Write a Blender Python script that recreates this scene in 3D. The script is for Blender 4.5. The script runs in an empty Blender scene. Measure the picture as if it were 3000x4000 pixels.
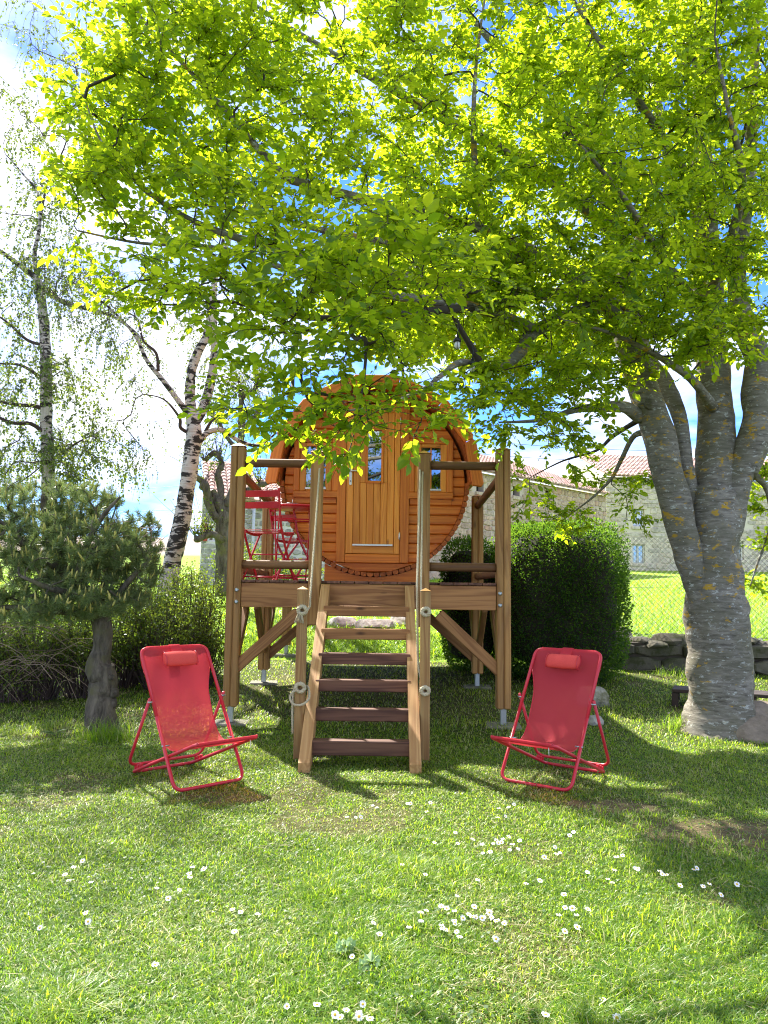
import bpy, math, random
import numpy as np
from math import sin, cos, pi, radians, sqrt, atan2, tan
from mathutils import Vector, Matrix, Euler, noise as mnoise

scene = bpy.context.scene
COL = scene.collection
V3 = Vector
random.seed(11)

# ------------------------------------------------------------------ camera
CAM_H, PITCH, ROLL = 1.40, radians(5.7), radians(0.8)
FPX = 3005.0
fwd = V3((0, cos(PITCH), sin(PITCH)))
up0 = V3((0, -sin(PITCH), cos(PITCH)))
rt0 = V3((1, 0, 0))
camr = rt0 * cos(ROLL) + up0 * sin(ROLL)
camu = up0 * cos(ROLL) - rt0 * sin(ROLL)
CAM = V3((0, 0, CAM_H))
cd = bpy.data.cameras.new('camera')
cd.sensor_fit = 'VERTICAL'
cd.sensor_height = 36.0
cd.lens = 36.0 * FPX / 4000.0
cd.clip_start = 0.05
cd.clip_end = 3000
cam = bpy.data.objects.new('camera', cd)
mw = Matrix((camr, camu, -fwd)).transposed().to_4x4()
mw.translation = CAM
cam.matrix_world = mw
COL.objects.link(cam)
scene.camera = cam

# ------------------------------------------------------------------ light
SUNV = V3((-0.45, 0.85, 1.0)).normalized()      # towards the sun: behind the cabin, from the left
SUN_EL = math.asin(SUNV.z)
SUN_AZ = atan2(SUNV.x, SUNV.y)
world = bpy.data.worlds.new("World")
scene.world = world
world.use_nodes = True
sl = bpy.data.lights.new('sun', 'SUN')
sl.energy = 4.9
sl.angle = radians(0.55)
sl.color = (1.0, 0.95, 0.86)
sun = bpy.data.objects.new('sun', sl)
sun.rotation_euler = (-SUNV).to_track_quat('-Z', 'Y').to_euler()
COL.objects.link(sun)
SKY_STRENGTH = 0.145
scene.view_settings.view_transform = 'Standard'
scene.view_settings.look = 'None'
scene.view_settings.gamma = 1.0
scene.view_settings.use_curve_mapping = False
scene.view_settings.exposure = 1.72
scene.cycles.max_bounces = 7
scene.cycles.diffuse_bounces = 4
scene.cycles.glossy_bounces = 3
scene.cycles.transmission_bounces = 5
scene.cycles.transparent_max_bounces = 8
scene.cycles.use_denoising = True
scene.cycles.denoising_prefilter = 'NONE'
scene.cycles.denoising_input_passes = 'RGB_ALBEDO_NORMAL'
scene.cycles.filter_width = 1.1
scene.cycles.sample_clamp_indirect = 4.0
scene.cycles.use_adaptive_sampling = False
scene.cycles.caustics_reflective = False
scene.cycles.caustics_refractive = False

def build_world():
    nt = world.node_tree
    nt.nodes.clear()
    N = nt.nodes.new
    out = N('ShaderNodeOutputWorld'); bg = N('ShaderNodeBackground')
    sky = N('ShaderNodeTexSky'); sky.sky_type = 'NISHITA'; sky.sun_disc = False
    sky.sun_elevation = SUN_EL; sky.sun_rotation = SUN_AZ % (2 * pi)
    sky.air_density = 1.0; sky.dust_density = 0.0; sky.ozone_density = 4.0
    tc = N('ShaderNodeTexCoord'); sx = N('ShaderNodeSeparateXYZ')
    nt.links.new(tc.outputs['Generated'], sx.inputs[0])
    zz = N('ShaderNodeMath'); zz.operation = 'MAXIMUM'; zz.inputs[1].default_value = 0.0
    nt.links.new(sx.outputs[2], zz.inputs[0])
    za = N('ShaderNodeMath'); za.operation = 'ADD'; za.inputs[1].default_value = 0.22
    nt.links.new(zz.outputs[0], za.inputs[0])
    dx = N('ShaderNodeMath'); dx.operation = 'DIVIDE'; dy = N('ShaderNodeMath'); dy.operation = 'DIVIDE'
    nt.links.new(sx.outputs[0], dx.inputs[0]); nt.links.new(za.outputs[0], dx.inputs[1])
    nt.links.new(sx.outputs[1], dy.inputs[0]); nt.links.new(za.outputs[0], dy.inputs[1])
    cx = N('ShaderNodeCombineXYZ')
    nt.links.new(dx.outputs[0], cx.inputs[0]); nt.links.new(dy.outputs[0], cx.inputs[1])
    mp = N('ShaderNodeMapping'); mp.inputs['Location'].default_value = (4.4, 0.2, 0.0)
    nt.links.new(cx.outputs[0], mp.inputs[0])
    n1 = N('ShaderNodeTexNoise'); n1.inputs['Scale'].default_value = 0.95; n1.inputs['Detail'].default_value = 9
    n1.inputs['Roughness'].default_value = 0.58; n1.inputs['Distortion'].default_value = 0.35
    nt.links.new(mp.outputs[0], n1.inputs[0])
    rp = N('ShaderNodeValToRGB')
    rp.color_ramp.elements[0].position = 0.42; rp.color_ramp.elements[0].color = (0, 0, 0, 1)
    rp.color_ramp.elements[1].position = 0.58; rp.color_ramp.elements[1].color = (1, 1, 1, 1)
    nt.links.new(n1.outputs['Fac'], rp.inputs[0])
    # cloud brightness varies slowly
    n2 = N('ShaderNodeTexNoise'); n2.inputs['Scale'].default_value = 2.2; n2.inputs['Detail'].default_value = 5
    nt.links.new(mp.outputs[0], n2.inputs[0])
    cr = N('ShaderNodeValToRGB')
    cr.color_ramp.elements[0].position = 0.3; cr.color_ramp.elements[0].color = (2.6, 2.9, 3.4, 1)
    cr.color_ramp.elements[1].position = 0.62; cr.color_ramp.elements[1].color = (4.5, 4.6, 4.8, 1)
    nt.links.new(n2.outputs['Fac'], cr.inputs[0])
    mx = N('ShaderNodeMix'); mx.data_type = 'RGBA'
    nt.links.new(rp.outputs[0], mx.inputs[0])
    tint = N('ShaderNodeMix'); tint.data_type = 'RGBA'; tint.blend_type = 'MULTIPLY'; tint.inputs[0].default_value = 1.0
    tint.inputs[7].default_value = (.25, .41, .74, 1)
    nt.links.new(sky.outputs[0], tint.inputs[6]); nt.links.new(tint.outputs[2], mx.inputs[6]); nt.links.new(cr.outputs[0], mx.inputs[7])
    nt.links.new(mx.outputs[2], bg.inputs[0])
    bg.inputs[1].default_value = SKY_STRENGTH
    nt.links.new(bg.outputs[0], out.inputs[0])
build_world()

def at(px, py, Y):
    """the point at world depth Y that the photograph shows at source pixel (px, py)"""
    d = fwd * FPX + camr * (px - 1500.0) - camu * (py - 2000.0)
    return CAM + d * (Y / d.y)

# ------------------------------------------------------------------ terrain
def sstep(a, b, x):
    t = np.clip((np.asarray(x, float) - a) / (b - a), 0, 1)
    return t * t * (3 - 2 * t)
def vnoise(x, y, seed=0):
    x = np.asarray(x, float); y = np.asarray(y, float)
    xi = np.floor(x).astype(np.int64); yi = np.floor(y).astype(np.int64)
    fx = x - xi; fy = y - yi
    fx = fx * fx * (3 - 2 * fx); fy = fy * fy * (3 - 2 * fy)
    def h(a, b):
        n = (a * 374761393 + b * 668265263 + seed * 974634777) & 0x7fffffff
        n = ((n ^ (n >> 13)) * 1274126177) & 0x7fffffff
        n = n ^ (n >> 16)
        return (n & 0xffff) / 65535.0
    return (h(xi, yi) * (1 - fx) + h(xi + 1, yi) * fx) * (1 - fy) + (h(xi, yi + 1) * (1 - fx) + h(xi + 1, yi + 1) * fx) * fy
def fbm(x, y, seed=0, o=4):
    s = 0; a = .5; t = 0
    for i in range(o):
        s = s + a * vnoise(np.asarray(x) * 2 ** i, np.asarray(y) * 2 ** i, seed + i); t += a; a *= .5
    return s / t
def gz(x, y):
    """height of the ground"""
    x = np.asarray(x, float); y = np.asarray(y, float)
    t = np.maximum(0, y - 7.2)
    base = 0.066 * (np.sqrt(t * t + .36) - .6) * (t > 0)
    stepy = 12.3 + 0 * x
    base = base + .36 * sstep(12.1, 13.5, y + .25 * (fbm(x * .8, y * .8, 5) - .5) - 0.0 * x)
    far = np.clip((y - 60) / 140, 0, 1)
    return base + (fbm(x * .9, y * .9, 2) - .5) * .05 * (1 + far * 30 * 0)
def gzf(x, y):
    return float(gz(x, y))

# ------------------------------------------------------------------ object helpers
def link(name, me, mt=None, parent=None, M=None, label=None, kind=None):
    o = bpy.data.objects.new(name, me)
    if mt is not None and me is not None and not me.materials:
        me.materials.append(mt)
    if M is not None:
        o.matrix_basis = M
    if parent is not None:
        o.parent = parent
    if label: o['label'] = label
    if kind: o['kind'] = kind
    COL.objects.link(o)
    return o
def thing(name, label, cat, loc=(0, 0, 0), rz=0.0, group=None):
    o = bpy.data.objects.new(name, None)
    o.empty_display_size = .1
    COL.objects.link(o)
    o.location = loc
    o.rotation_euler = (0, 0, rz)
    o['label'] = label; o['category'] = cat
    if group: o['group'] = group
    return o
def tag(o, label, cat, group=None, kind=None):
    o['label'] = label; o['category'] = cat
    if group: o['group'] = group
    if kind: o['kind'] = kind
    return o
def copy_tree(o, parent=None):
    c = o.copy(); COL.objects.link(c)
    if parent is not None: c.parent = parent
    for ch in list(o.children):
        copy_tree(ch, c)
    return c

def np_mesh(name, verts, faces, attrs=None, smooth=False):
    """verts (n,3); faces list of int arrays with shape (m,k)"""
    me = bpy.data.meshes.new(name)
    verts = np.ascontiguousarray(verts, dtype=np.float32)
    me.vertices.add(len(verts)); me.vertices.foreach_set('co', verts.ravel())
    nl = sum(f.size for f in faces); nf = sum(len(f) for f in faces)
    me.loops.add(nl); me.polygons.add(nf)
    me.loops.foreach_set('vertex_index', np.concatenate([f.ravel() for f in faces]).astype(np.int32))
    st = []; p = 0
    for f in faces:
        k = f.shape[1]
        st.append(p + np.arange(len(f)) * k); p += f.size
    me.polygons.foreach_set('loop_start', np.concatenate(st).astype(np.int32))
    if smooth:
        me.polygons.foreach_set('use_smooth', np.ones(nf, dtype=bool))
    if attrs:
        for k, a in attrs.items():
            at_ = me.attributes.new(k, 'FLOAT', 'POINT')
            at_.data.foreach_set('value', np.ascontiguousarray(a, dtype=np.float32))
    me.update(calc_edges=True)
    return me

class MB:
    """collects shapes into one mesh"""
    def __init__(s, org=(0, 0, 0)):
        s.v = []; s.f = []; s.var = []; s.o = V3(org); s.sm = []
    def add(s, vs, fs, var=0.0, smooth=False):
        b = len(s.v)
        for p in vs:
            s.v.append((p[0] - s.o.x, p[1] - s.o.y, p[2] - s.o.z)); s.var.append(var)
        for f in fs:
            s.f.append([i + b for i in f]); s.sm.append(smooth)
    def box(s, lo, hi, bev=0.0, M=None, var=0.0):
        vs, fs = box_geo(lo, hi, bev)
        if M is not None: vs = [M @ V3(p) for p in vs]
        s.add(vs, fs, var)
    def tube(s, pts, rad, n=8, cap=True, var=0.0, jit=0.0, smooth=True):
        vs, fs = tube_geo(pts, rad, n, cap, jit)
        s.add(vs, fs, var, smooth)
    def prism(s, poly, a, b, axis=1, var=0.0):
        """polygon in the plane across axis, from a to b along it"""
        def mk(p, t):
            return {0: (t, p[0], p[1]), 1: (p[0], t, p[1]), 2: (p[0], p[1], t)}[axis]
        n = len(poly)
        vs = [mk(p, a) for p in poly] + [mk(p, b) for p in poly]
        fs = [list(range(n)), [n + n - 1 - i for i in range(n)]] + [[i, n + i, n + (i + 1) % n, (i + 1) % n] for i in range(n)]
        s.add(vs, fs, var)
    def lathe(s, prof, c, n=20, var=0.0, smooth=True):
        vs = []; fs = []
        m = len(prof)
        for i in range(n):
            a = 2 * pi * i / n
            for r, z in prof: vs.append((c[0] + r * cos(a), c[1] + r * sin(a), c[2] + z))
        for i in range(n):
            for k in range(m - 1):
                a = i * m + k; b = ((i + 1) % n) * m + k
                fs.append([a, b, b + 1, a + 1])
        s.add(vs, fs, var, smooth)
    def mesh(s, name):
        me = bpy.data.meshes.new(name)
        me.from_pydata(s.v, [], s.f)
        me.polygons.foreach_set('use_smooth', s.sm)
        a = me.attributes.new('var', 'FLOAT', 'POINT'); a.data.foreach_set('value', s.var)
        me.update()
        import bmesh
        bm = bmesh.new(); bm.from_mesh(me)
        bmesh.ops.recalc_face_normals(bm, faces=bm.faces)
        bm.to_mesh(me); bm.free()
        return me
    def build(s, name, mt, parent=None, M=None, label=None, kind=None):
        return link(name, s.mesh(name), mt, parent, M, label, kind)

def box_geo(lo, hi, bev=0.0):
    x0, y0, z0 = lo; x1, y1, z1 = hi
    if bev <= 0:
        vs = [(x, y, z) for x in (x0, x1) for y in (y0, y1) for z in (z0, z1)]
        return vs, [[0, 1, 3, 2], [4, 6, 7, 5], [0, 4, 5, 1], [2, 3, 7, 6], [0, 2, 6, 4], [1, 5, 7, 3]]
    vs = []; idx = {}
    for i in (0, 1):
        for j in (0, 1):
            for k in (0, 1):
                c = (x1 if i else x0, y1 if j else y0, z1 if k else z0)
                s_ = (-1 if i else 1, -1 if j else 1, -1 if k else 1)
                for a in range(3):   # vertex on the face across axis a
                    p = [c[q] + (0 if q == a else s_[q] * bev) for q in range(3)]
                    idx[(i, j, k, a)] = len(vs); vs.append(tuple(p))
    fs = []
    I = idx
    for s_ in (0, 1):
        fs.append([I[(s_, 0, 0, 0)], I[(s_, 1, 0, 0)], I[(s_, 1, 1, 0)], I[(s_, 0, 1, 0)]])
        fs.append([I[(0, s_, 0, 1)], I[(1, s_, 0, 1)], I[(1, s_, 1, 1)], I[(0, s_, 1, 1)]])
        fs.append([I[(0, 0, s_, 2)], I[(1, 0, s_, 2)], I[(1, 1, s_, 2)], I[(0, 1, s_, 2)]])
    for i in (0, 1):
        for j in (0, 1):
            fs.append([I[(i, j, 0, 0)], I[(i, j, 1, 0)], I[(i, j, 1, 1)], I[(i, j, 0, 1)]])
            fs.append([I[(i, 0, j, 0)], I[(i, 1, j, 0)], I[(i, 1, j, 2)], I[(i, 0, j, 2)]])
            fs.append([I[(0, i, j, 1)], I[(1, i, j, 1)], I[(1, i, j, 2)], I[(0, i, j, 2)]])
            for k in (0, 1):
                fs.append([I[(i, j, k, 0)], I[(i, j, k, 1)], I[(i, j, k, 2)]])
    return vs, fs

def tube_geo(pts, rad, n=8, cap=True, jit=0.0):
    pts = [V3(p) for p in pts]
    if not hasattr(rad, '__len__'): rad = [rad] * len(pts)
    vs = []; fs = []
    t = (pts[1] - pts[0]).normalized()
    ref = V3((0, 0, 1)) if abs(t.z) < .9 else V3((1, 0, 0))
    u = t.cross(ref).normalized()
    for i, p in enumerate(pts):
        if i == 0: t = pts[1] - pts[0]
        elif i == len(pts) - 1: t = pts[-1] - pts[-2]
        else: t = (pts[i + 1] - pts[i]).normalized() + (pts[i] - pts[i - 1]).normalized()
        if t.length < 1e-9: t = pts[min(i + 1, len(pts) - 1)] - pts[i - 1]
        t.normalize()
        u = (u - t * u.dot(t))
        if u.length < 1e-6: u = t.orthogonal()
        u.normalize(); w = t.cross(u)
        for k in range(n):
            a = 2 * pi * k / n
            d = u * cos(a) + w * sin(a)
            q = p + d * rad[i]
            if jit:
                q = q + d * (rad[i] * jit * (mnoise.noise(q * 3.1) + .6 * mnoise.noise(q * 9)))
            vs.append(q)
    m = len(pts)
    for i in range(m - 1):
        for k in range(n):
            a = i * n + k; b = i * n + (k + 1) % n
            fs.append([a, b, b + n, a + n])
    if cap:
        fs.append(list(range(n))[::-1]); fs.append([(m - 1) * n + k for k in range(n)])
    return vs, fs

def smooth_path(pts, sub=6, vals=None):
    """Catmull-Rom through the points (vals interpolated with them)"""
    P = [V3(p) for p in pts]; out = []; ov = []
    n = len(P)
    for i in range(n - 1):
        p0 = P[max(i - 1, 0)]; p1 = P[i]; p2 = P[i + 1]; p3 = P[min(i + 2, n - 1)]
        for k in range(sub):
            t = k / sub
            out.append(.5 * ((2 * p1) + (p2 - p0) * t + (2 * p0 - 5 * p1 + 4 * p2 - p3) * t * t + (3 * p1 - p0 - 3 * p2 + p3) * t ** 3))
            if vals: ov.append(vals[i] * (1 - t) + vals[i + 1] * t)
    out.append(P[-1])
    if vals:
        ov.append(vals[-1]); return out, ov
    return out

_tm = {}
def timber(name, a, b, w, h, mt, parent, upv=(0, 0, 1), bev=.006, label=None):
    """a squared timber from a to b (parent's coordinates), grain along its length; w across, h along upv"""
    a = V3(a); b = V3(b); L = (b - a).length
    key = (round(L, 3), round(w, 4), round(h, 4), mt.name, round(bev, 4))
    if key not in _tm:
        vs, fs = box_geo((-L / 2, -w / 2, -h / 2), (L / 2, w / 2, h / 2), bev)
        m = MB(); m.add(vs, fs); me = m.mesh(name); me.materials.append(mt); _tm[key] = me
    x = (b - a).normalized(); z = V3(upv); z = (z - x * z.dot(x)).normalized(); y = z.cross(x)
    M = Matrix((x, y, z)).transposed().to_4x4(); M.translation = (a + b) / 2
    return link(name, _tm[key], mt, parent, M, label)
def rod(name, a, b, r, mt, parent, n=14, label=None, jit=0.0):
    a = V3(a); b = V3(b); L = (b - a).length
    m = MB(); k = 8 if jit else 1
    m.tube([(-L / 2 + L * i / k, 0, 0) for i in range(k + 1)], r, n, True, 0, jit)
    x = (b - a).normalized(); z = V3((0, 0, 1)) if abs(x.z) < .9 else V3((0, 1, 0)); z = (z - x * z.dot(x)).normalized(); y = z.cross(x)
    M = Matrix((x, y, z)).transposed().to_4x4(); M.translation = (a + b) / 2
    return m.build(name, mt, parent, M, label)
# ------------------------------------------------------------------ materials
class G:
    """small node-graph writer"""
    def __init__(s, name):
        s.m = bpy.data.materials.new(name); s.m.use_nodes = True
        s.nt = s.m.node_tree; s.nt.nodes.clear()
        s.out = s.nt.nodes.new('ShaderNodeOutputMaterial')
    def n(s, t, **k):
        x = s.nt.nodes.new('ShaderNode' + t)
        for a, b in k.items():
            setattr(x, a, b)
        return x
    def l(s, a, b): s.nt.links.new(a, b)
    def coords(s, kind='Object'):
        return s.n('TexCoord').outputs[kind]
    def var(s):
        """random number of the piece: mesh attribute plus object random"""
        a = s.n('Attribute', attribute_name='var'); o = s.n('ObjectInfo')
        ad = s.math('ADD', a.outputs['Fac'], o.outputs['Random'])
        return s.math('FRACT', ad)
    def math(s, op, a, b=None, c=None):
        x = s.n('Math', operation=op)
        for i, q in enumerate((a, b, c)):
            if q is None: continue
            if isinstance(q, (int, float)): x.inputs[i].default_value = q
            else: s.l(q, x.inputs[i])
        return x.outputs[0]
    def vmap(s, co, scale=(1, 1, 1), loc=None):
        x = s.n('Mapping'); x.inputs['Scale'].default_value = scale
        s.l(co, x.inputs[0])
        if loc is not None: s.l(loc, x.inputs['Location'])
        return x.outputs[0]
    def noise(s, co, scale, detail=4, rough=.55, dist=0.0):
        x = s.n('TexNoise'); x.inputs['Scale'].default_value = scale; x.inputs['Detail'].default_value = detail
        x.inputs['Roughness'].default_value = rough; x.inputs['Distortion'].default_value = dist
        s.l(co, x.inputs[0]); return x.outputs['Fac']
    def voro(s, co, scale, feature='F1'):
        x = s.n('TexVoronoi', feature=feature); x.inputs['Scale'].default_value = scale; s.l(co, x.inputs[0]); return x
    def ramp(s, f, stops):
        x = s.n('ValToRGB'); e = x.color_ramp.elements
        while len(e) < len(stops): e.new(.5)
        for i, (p, c) in enumerate(stops):
            e[i].position = p
            e[i].color = (c, c, c, 1) if isinstance(c, (int, float)) else (*c, 1)
        s.l(f, x.inputs[0]); return x.outputs[0]
    def mix(s, f, a, b, mode='MIX'):
        x = s.n('Mix', data_type='RGBA', blend_type=mode)
        for i, q in ((0, f), (6, a), (7, b)):
            if isinstance(q, (int, float)): x.inputs[i].default_value = q
            elif isinstance(q, tuple): x.inputs[i].default_value = (*q, 1)
            else: s.l(q, x.inputs[i])
        return x.outputs[2]
    def bump(s, h, strength=.3, dist=.01):
        x = s.n('Bump'); x.inputs['Strength'].default_value = strength; x.inputs['Distance'].default_value = dist
        s.l(h, x.inputs['Height']); return x.outputs[0]
    def pbsdf(s, col, rough=.6, normal=None, metal=0.0, spec=.5):
        x = s.n('BsdfPrincipled')
        for k, q in (('Base Color', col), ('Roughness', rough), ('Metallic', metal), ('Specular IOR Level', spec)):
            if isinstance(q, (int, float)): x.inputs[k].default_value = q
            elif isinstance(q, tuple): x.inputs[k].default_value = (*q, 1)
            else: s.l(q, x.inputs[k])
        if normal is not None: s.l(normal, x.inputs['Normal'])
        return x.outputs[0]
    def mixsh(s, f, a, b):
        x = s.n('MixShader')
        if isinstance(f, (int, float)): x.inputs[0].default_value = f
        else: s.l(f, x.inputs[0])
        s.l(a, x.inputs[1]); s.l(b, x.inputs[2]); return x.outputs[0]
    def done(s, sh):
        s.l(sh, s.out.inputs[0]); return s.m

def plain(name, col, rough=.5, metal=0.0, spec=.5, nz=0.0, nscale=20):
    g = G(name)
    if nz:
        f = g.noise(g.coords(), nscale, 5)
        c = g.mix(f, tuple(x * (1 - nz) for x in col), tuple(min(1, x * (1 + nz)) for x in col))
        return g.done(g.pbsdf(c, rough, g.bump(f, .15, .004), metal, spec))
    return g.done(g.pbsdf(col, rough, None, metal, spec))

def wood(name, light, dark, knot, rough=.62, knots=1.0, weather=None, ring=1.0, spec=.3, var=.5):
    g = G(name)
    r = g.var()
    off = g.n('CombineXYZ')
    g.l(g.math('MULTIPLY', r, 37.0), off.inputs[0]); g.l(g.math('MULTIPLY', r, 91.0), off.inputs[1]); g.l(g.math('MULTIPLY', r, 53.0), off.inputs[2])
    co = g.coords()
    a = g.vmap(co, (.55, 9, 9), off.outputs[0])
    warp = g.noise(a, 1.0, 2, .5, .6)
    rings = g.math('SINE', g.math('MULTIPLY', warp, 34.0 * ring))
    rings = g.math('MULTIPLY_ADD', rings, .5, .5)
    b = g.vmap(co, (3.0, 90, 90), off.outputs[0])
    fib = g.noise(b, 1.0, 4, .6)
    m = g.math('ADD', g.math('MULTIPLY', rings, .55), g.math('MULTIPLY', fib, .45))
    col = g.mix(g.ramp(m, [(.18, 0.0), (.82, 1.0)]), light, dark)
    # knots
    k = g.voro(g.vmap(co, (2.6, 7.5, 7.5), off.outputs[0]), 1.0)
    kd = g.math('ADD', k.outputs['Distance'], g.math('MULTIPLY', fib, .04))
    kn = g.ramp(kd, [(.09, 1.0), (.19, 0.0)])
    ks = g.n('SeparateColor'); g.l(k.outputs['Color'], ks.inputs[0])
    on = g.math('LESS_THAN', ks.outputs[0], .42 * knots)
    kk = g.math('MULTIPLY', kn, on)
    col = g.mix(g.math('MULTIPLY', kk, .9), col, knot)
    # whole-piece tone
    tone = g.math('MULTIPLY_ADD', r, var, 1 - var / 2)
    cc = g.n('CombineXYZ')
    for i in range(3): g.l(tone, cc.inputs[i])
    col = g.mix(1.0, col, cc.outputs[0], 'MULTIPLY')
    if weather:
        w = g.noise(g.vmap(co, (2, 6, 6), off.outputs[0]), 1.6, 5, .6)
        col = g.mix(g.ramp(w, [(.45, 0.0), (.75, .75)]), col, weather)
    h = g.math('ADD', fib, g.math('MULTIPLY', rings, .3))
    return g.done(g.pbsdf(col, rough, g.bump(h, .35, .0025), 0, spec))

M = {}
M['post'] = wood('larch_timber', (.47, .25, .085), (.29, .135, .042), (.07, .03, .012), .68, .8, (.32, .185, .08), var=.35)
M['pale'] = wood('fresh_cut_timber', (.52, .30, .12), (.38, .19, .07), (.20, .08, .03), .65, .8, var=.25)
M['brace'] = wood('brown_brace_timber', (.37, .18, .066), (.23, .10, .036), (.06, .025, .01), .66, 1.0, var=.3)
M['beam'] = wood('beam_timber', (.44, .21, .075), (.26, .108, .038), (.06, .025, .01), .62, 1.0, var=.25)
M['rail'] = wood('round_rail_timber', (.23, .11, .045), (.13, .058, .024), (.05, .02, .01), .6, .5, (.16, .09, .045), var=.25)
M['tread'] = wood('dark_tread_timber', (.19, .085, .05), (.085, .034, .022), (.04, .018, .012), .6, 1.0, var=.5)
M['newel'] = wood('newel_timber', (.40, .235, .085), (.26, .13, .045), (.13, .06, .02), .62, .9, (.30, .2, .09), var=.2)
M['cab'] = wood('orange_stained_pine', (.76, .235, .026), (.60, .15, .014), (.16, .035, .008), .5, 1.0, var=.28, spec=.4)
M['cabdoor'] = wood('golden_stained_pine', (.84, .33, .045), (.68, .225, .024), (.17, .045, .01), .48, 1.1, var=.25, spec=.4)
M['cabtrim'] = wood('roof_trim_pine', (.78, .235, .030), (.64, .165, .02), (.15, .035, .01), .5, .6, var=.3, spec=.4)
M['stave'] = wood('stave_pine', (.50, .135, .025), (.32, .072, .013), (.12, .03, .008), .55, .6, var=.5)
M['cap'] = wood('post_cap_timber', (.60, .33, .07), (.46, .22, .04), (.25, .1, .03), .55, .2, var=.2)
M['steel'] = plain('galvanised_steel', (.45, .47, .48), .4, .9, .5, .12, 60)
M['alu'] = plain('brushed_aluminium', (.70, .69, .64), .35, .75)
M['white'] = plain('white_paint', (.8, .8, .78), .45, nz=.05)
M['concrete'] = plain('concrete', (.20, .185, .14), .92, nz=.35, nscale=25)
M['red'] = plain('red_painted_metal', (.58, .022, .042), .38, 0.0, .5, .06, 40)
M['black'] = plain('black_plastic', (.015, .015, .017), .4)
M['ash'] = plain('dark_glazed_ashtray', (.02, .015, .02), .2)
M['cloudy'] = plain('frosted_bulb_glass', (.72, .72, .68), .3)
M['daisyw'] = plain('daisy_petal', (.85, .84, .83), .6)
M['daisyy'] = plain('daisy_disc', (.75, .45, .03), .7)
M['stem'] = plain('flower_stem', (.08, .16, .03), .6)
M['shutter'] = plain('red_painted_shutter', (.36, .06, .03), .6, nz=.2)
M['rust'] = plain('dark_bench_timber', (.045, .03, .024), .8, nz=.3)
M['pipe'] = plain('pale_grey_pipe', (.5, .52, .56), .5)
M['wire'] = plain('grey_green_wire', (.10, .12, .075), .5, .5)
M['cable'] = plain('black_cable', (.02, .02, .022), .6)
M['curtain'] = plain('white_curtain', (.62, .64, .7), .9, nz=.15, nscale=9)

def glassmat():
    g = G('window_glass')
    gl = g.n('BsdfGlossy'); gl.inputs['Roughness'].default_value = .02; gl.inputs['Color'].default_value = (.9, .95, 1, 1)
    tr = g.n('BsdfTransparent'); tr.inputs[0].default_value = (.45, .5, .5, 1)
    fr = g.n('Fresnel'); fr.inputs[0].default_value = 1.5
    return g.done(g.mixsh(g.math('MULTIPLY_ADD', fr.outputs[0], 1.0, .26), tr.outputs[0], gl.outputs[0]))
M['glass'] = glassmat()
M['dark'] = plain('interior_shade', (.018, .015, .013), .9)

def fabric():
    g = G('red_mesh_fabric')
    co = g.coords()
    wv = g.n('TexWave'); wv.inputs['Scale'].default_value = 260; g.l(g.vmap(co, (1, 0, 0)), wv.inputs[0])
    f = g.noise(co, 7, 3)
    col = g.mix(f, (.70, .062, .088), (.80, .085, .11))
    d = g.pbsdf(col, .8, g.bump(wv.outputs['Fac'], .1, .001), 0, .2)
    tl = g.n('BsdfTranslucent'); tl.inputs[0].default_value = (.70, .06, .08, 1)
    tp = g.n('BsdfTransparent'); tp.inputs[0].default_value = (1.0, .42, .38, 1)
    return g.done(g.mixsh(.30, g.mixsh(.34, d, tl.outputs[0]), tp.outputs[0]))
M['fabric'] = fabric()
def pillowmat():
    g = G('coral_pillow_fabric')
    f = g.noise(g.coords(), 160, 3)
    col = g.mix(f, (.62, .055, .05), (.76, .10, .085))
    return g.done(g.pbsdf(col, .85, g.bump(f, .2, .002), 0, .2))
M['pillow'] = pillowmat()
def ropemat():
    g = G('hemp_rope')
    f = g.noise(g.vmap(g.coords(), (60, 60, 60)), 2.0, 4)
    col = g.mix(f, (.40, .33, .20), (.66, .58, .42))
    return g.done(g.pbsdf(col, .9, g.bump(f, .4, .003), 0, .1))
M['rope'] = ropemat()

def leafmat(name, refl, trans, tw=.5, rough=.45, hue=.25, spec=.4):
    """leaf blade: reflects and lets light through; refl/trans are pairs (older leaf, younger leaf)"""
    g = G(name)
    v = g.var()
    rc = g.mix(v, refl[0], refl[1])
    tcol = g.mix(v, trans[0], trans[1])
    d = g.pbsdf(rc, rough, None, 0, spec)
    tl = g.n('BsdfTranslucent'); g.l(tcol, tl.inputs[0])
    return g.done(g.mixsh(tw, d, tl.outputs[0]))
M['beechleaf'] = leafmat('beech_leaf', ((.028, .085, .010), (.065, .155, .014)), ((.36, .58, .010), (.74, .86, .022)), .63)
M['birchleaf'] = leafmat('birch_leaf', ((.055, .095, .025), (.09, .13, .035)), ((.20, .30, .04), (.34, .42, .06)), .42)
M['hedgeleaf'] = leafmat('box_hedge_leaf', ((.009, .032, .007), (.016, .050, .010)), ((.14, .34, .02), (.34, .54, .04)), .40, .55, spec=.2)
M['bushleaf'] = leafmat('bush_leaf', ((.05, .095, .015), (.09, .14, .02)), ((.20, .32, .025), (.38, .45, .04)), .42)
M['weed'] = leafmat('weed_leaf', ((.04, .10, .018), (.06, .13, .02)), ((.18, .34, .03), (.26, .42, .04)), .42)
M['mallow'] = leafmat('pale_round_leaf', ((.34, .46, .26), (.40, .52, .30)), ((.35, .52, .2), (.4, .55, .2)), .35, .6)
M['needle'] = leafmat('pine_needle', ((.13, .19, .07), (.23, .29, .12)), ((.22, .32, .07), (.32, .40, .11)), .35, .38)
M['candle'] = leafmat('pine_candle', ((.58, .52, .14), (.66, .58, .18)), ((.5, .5, .1), (.55, .5, .1)), .2, .6)

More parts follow.
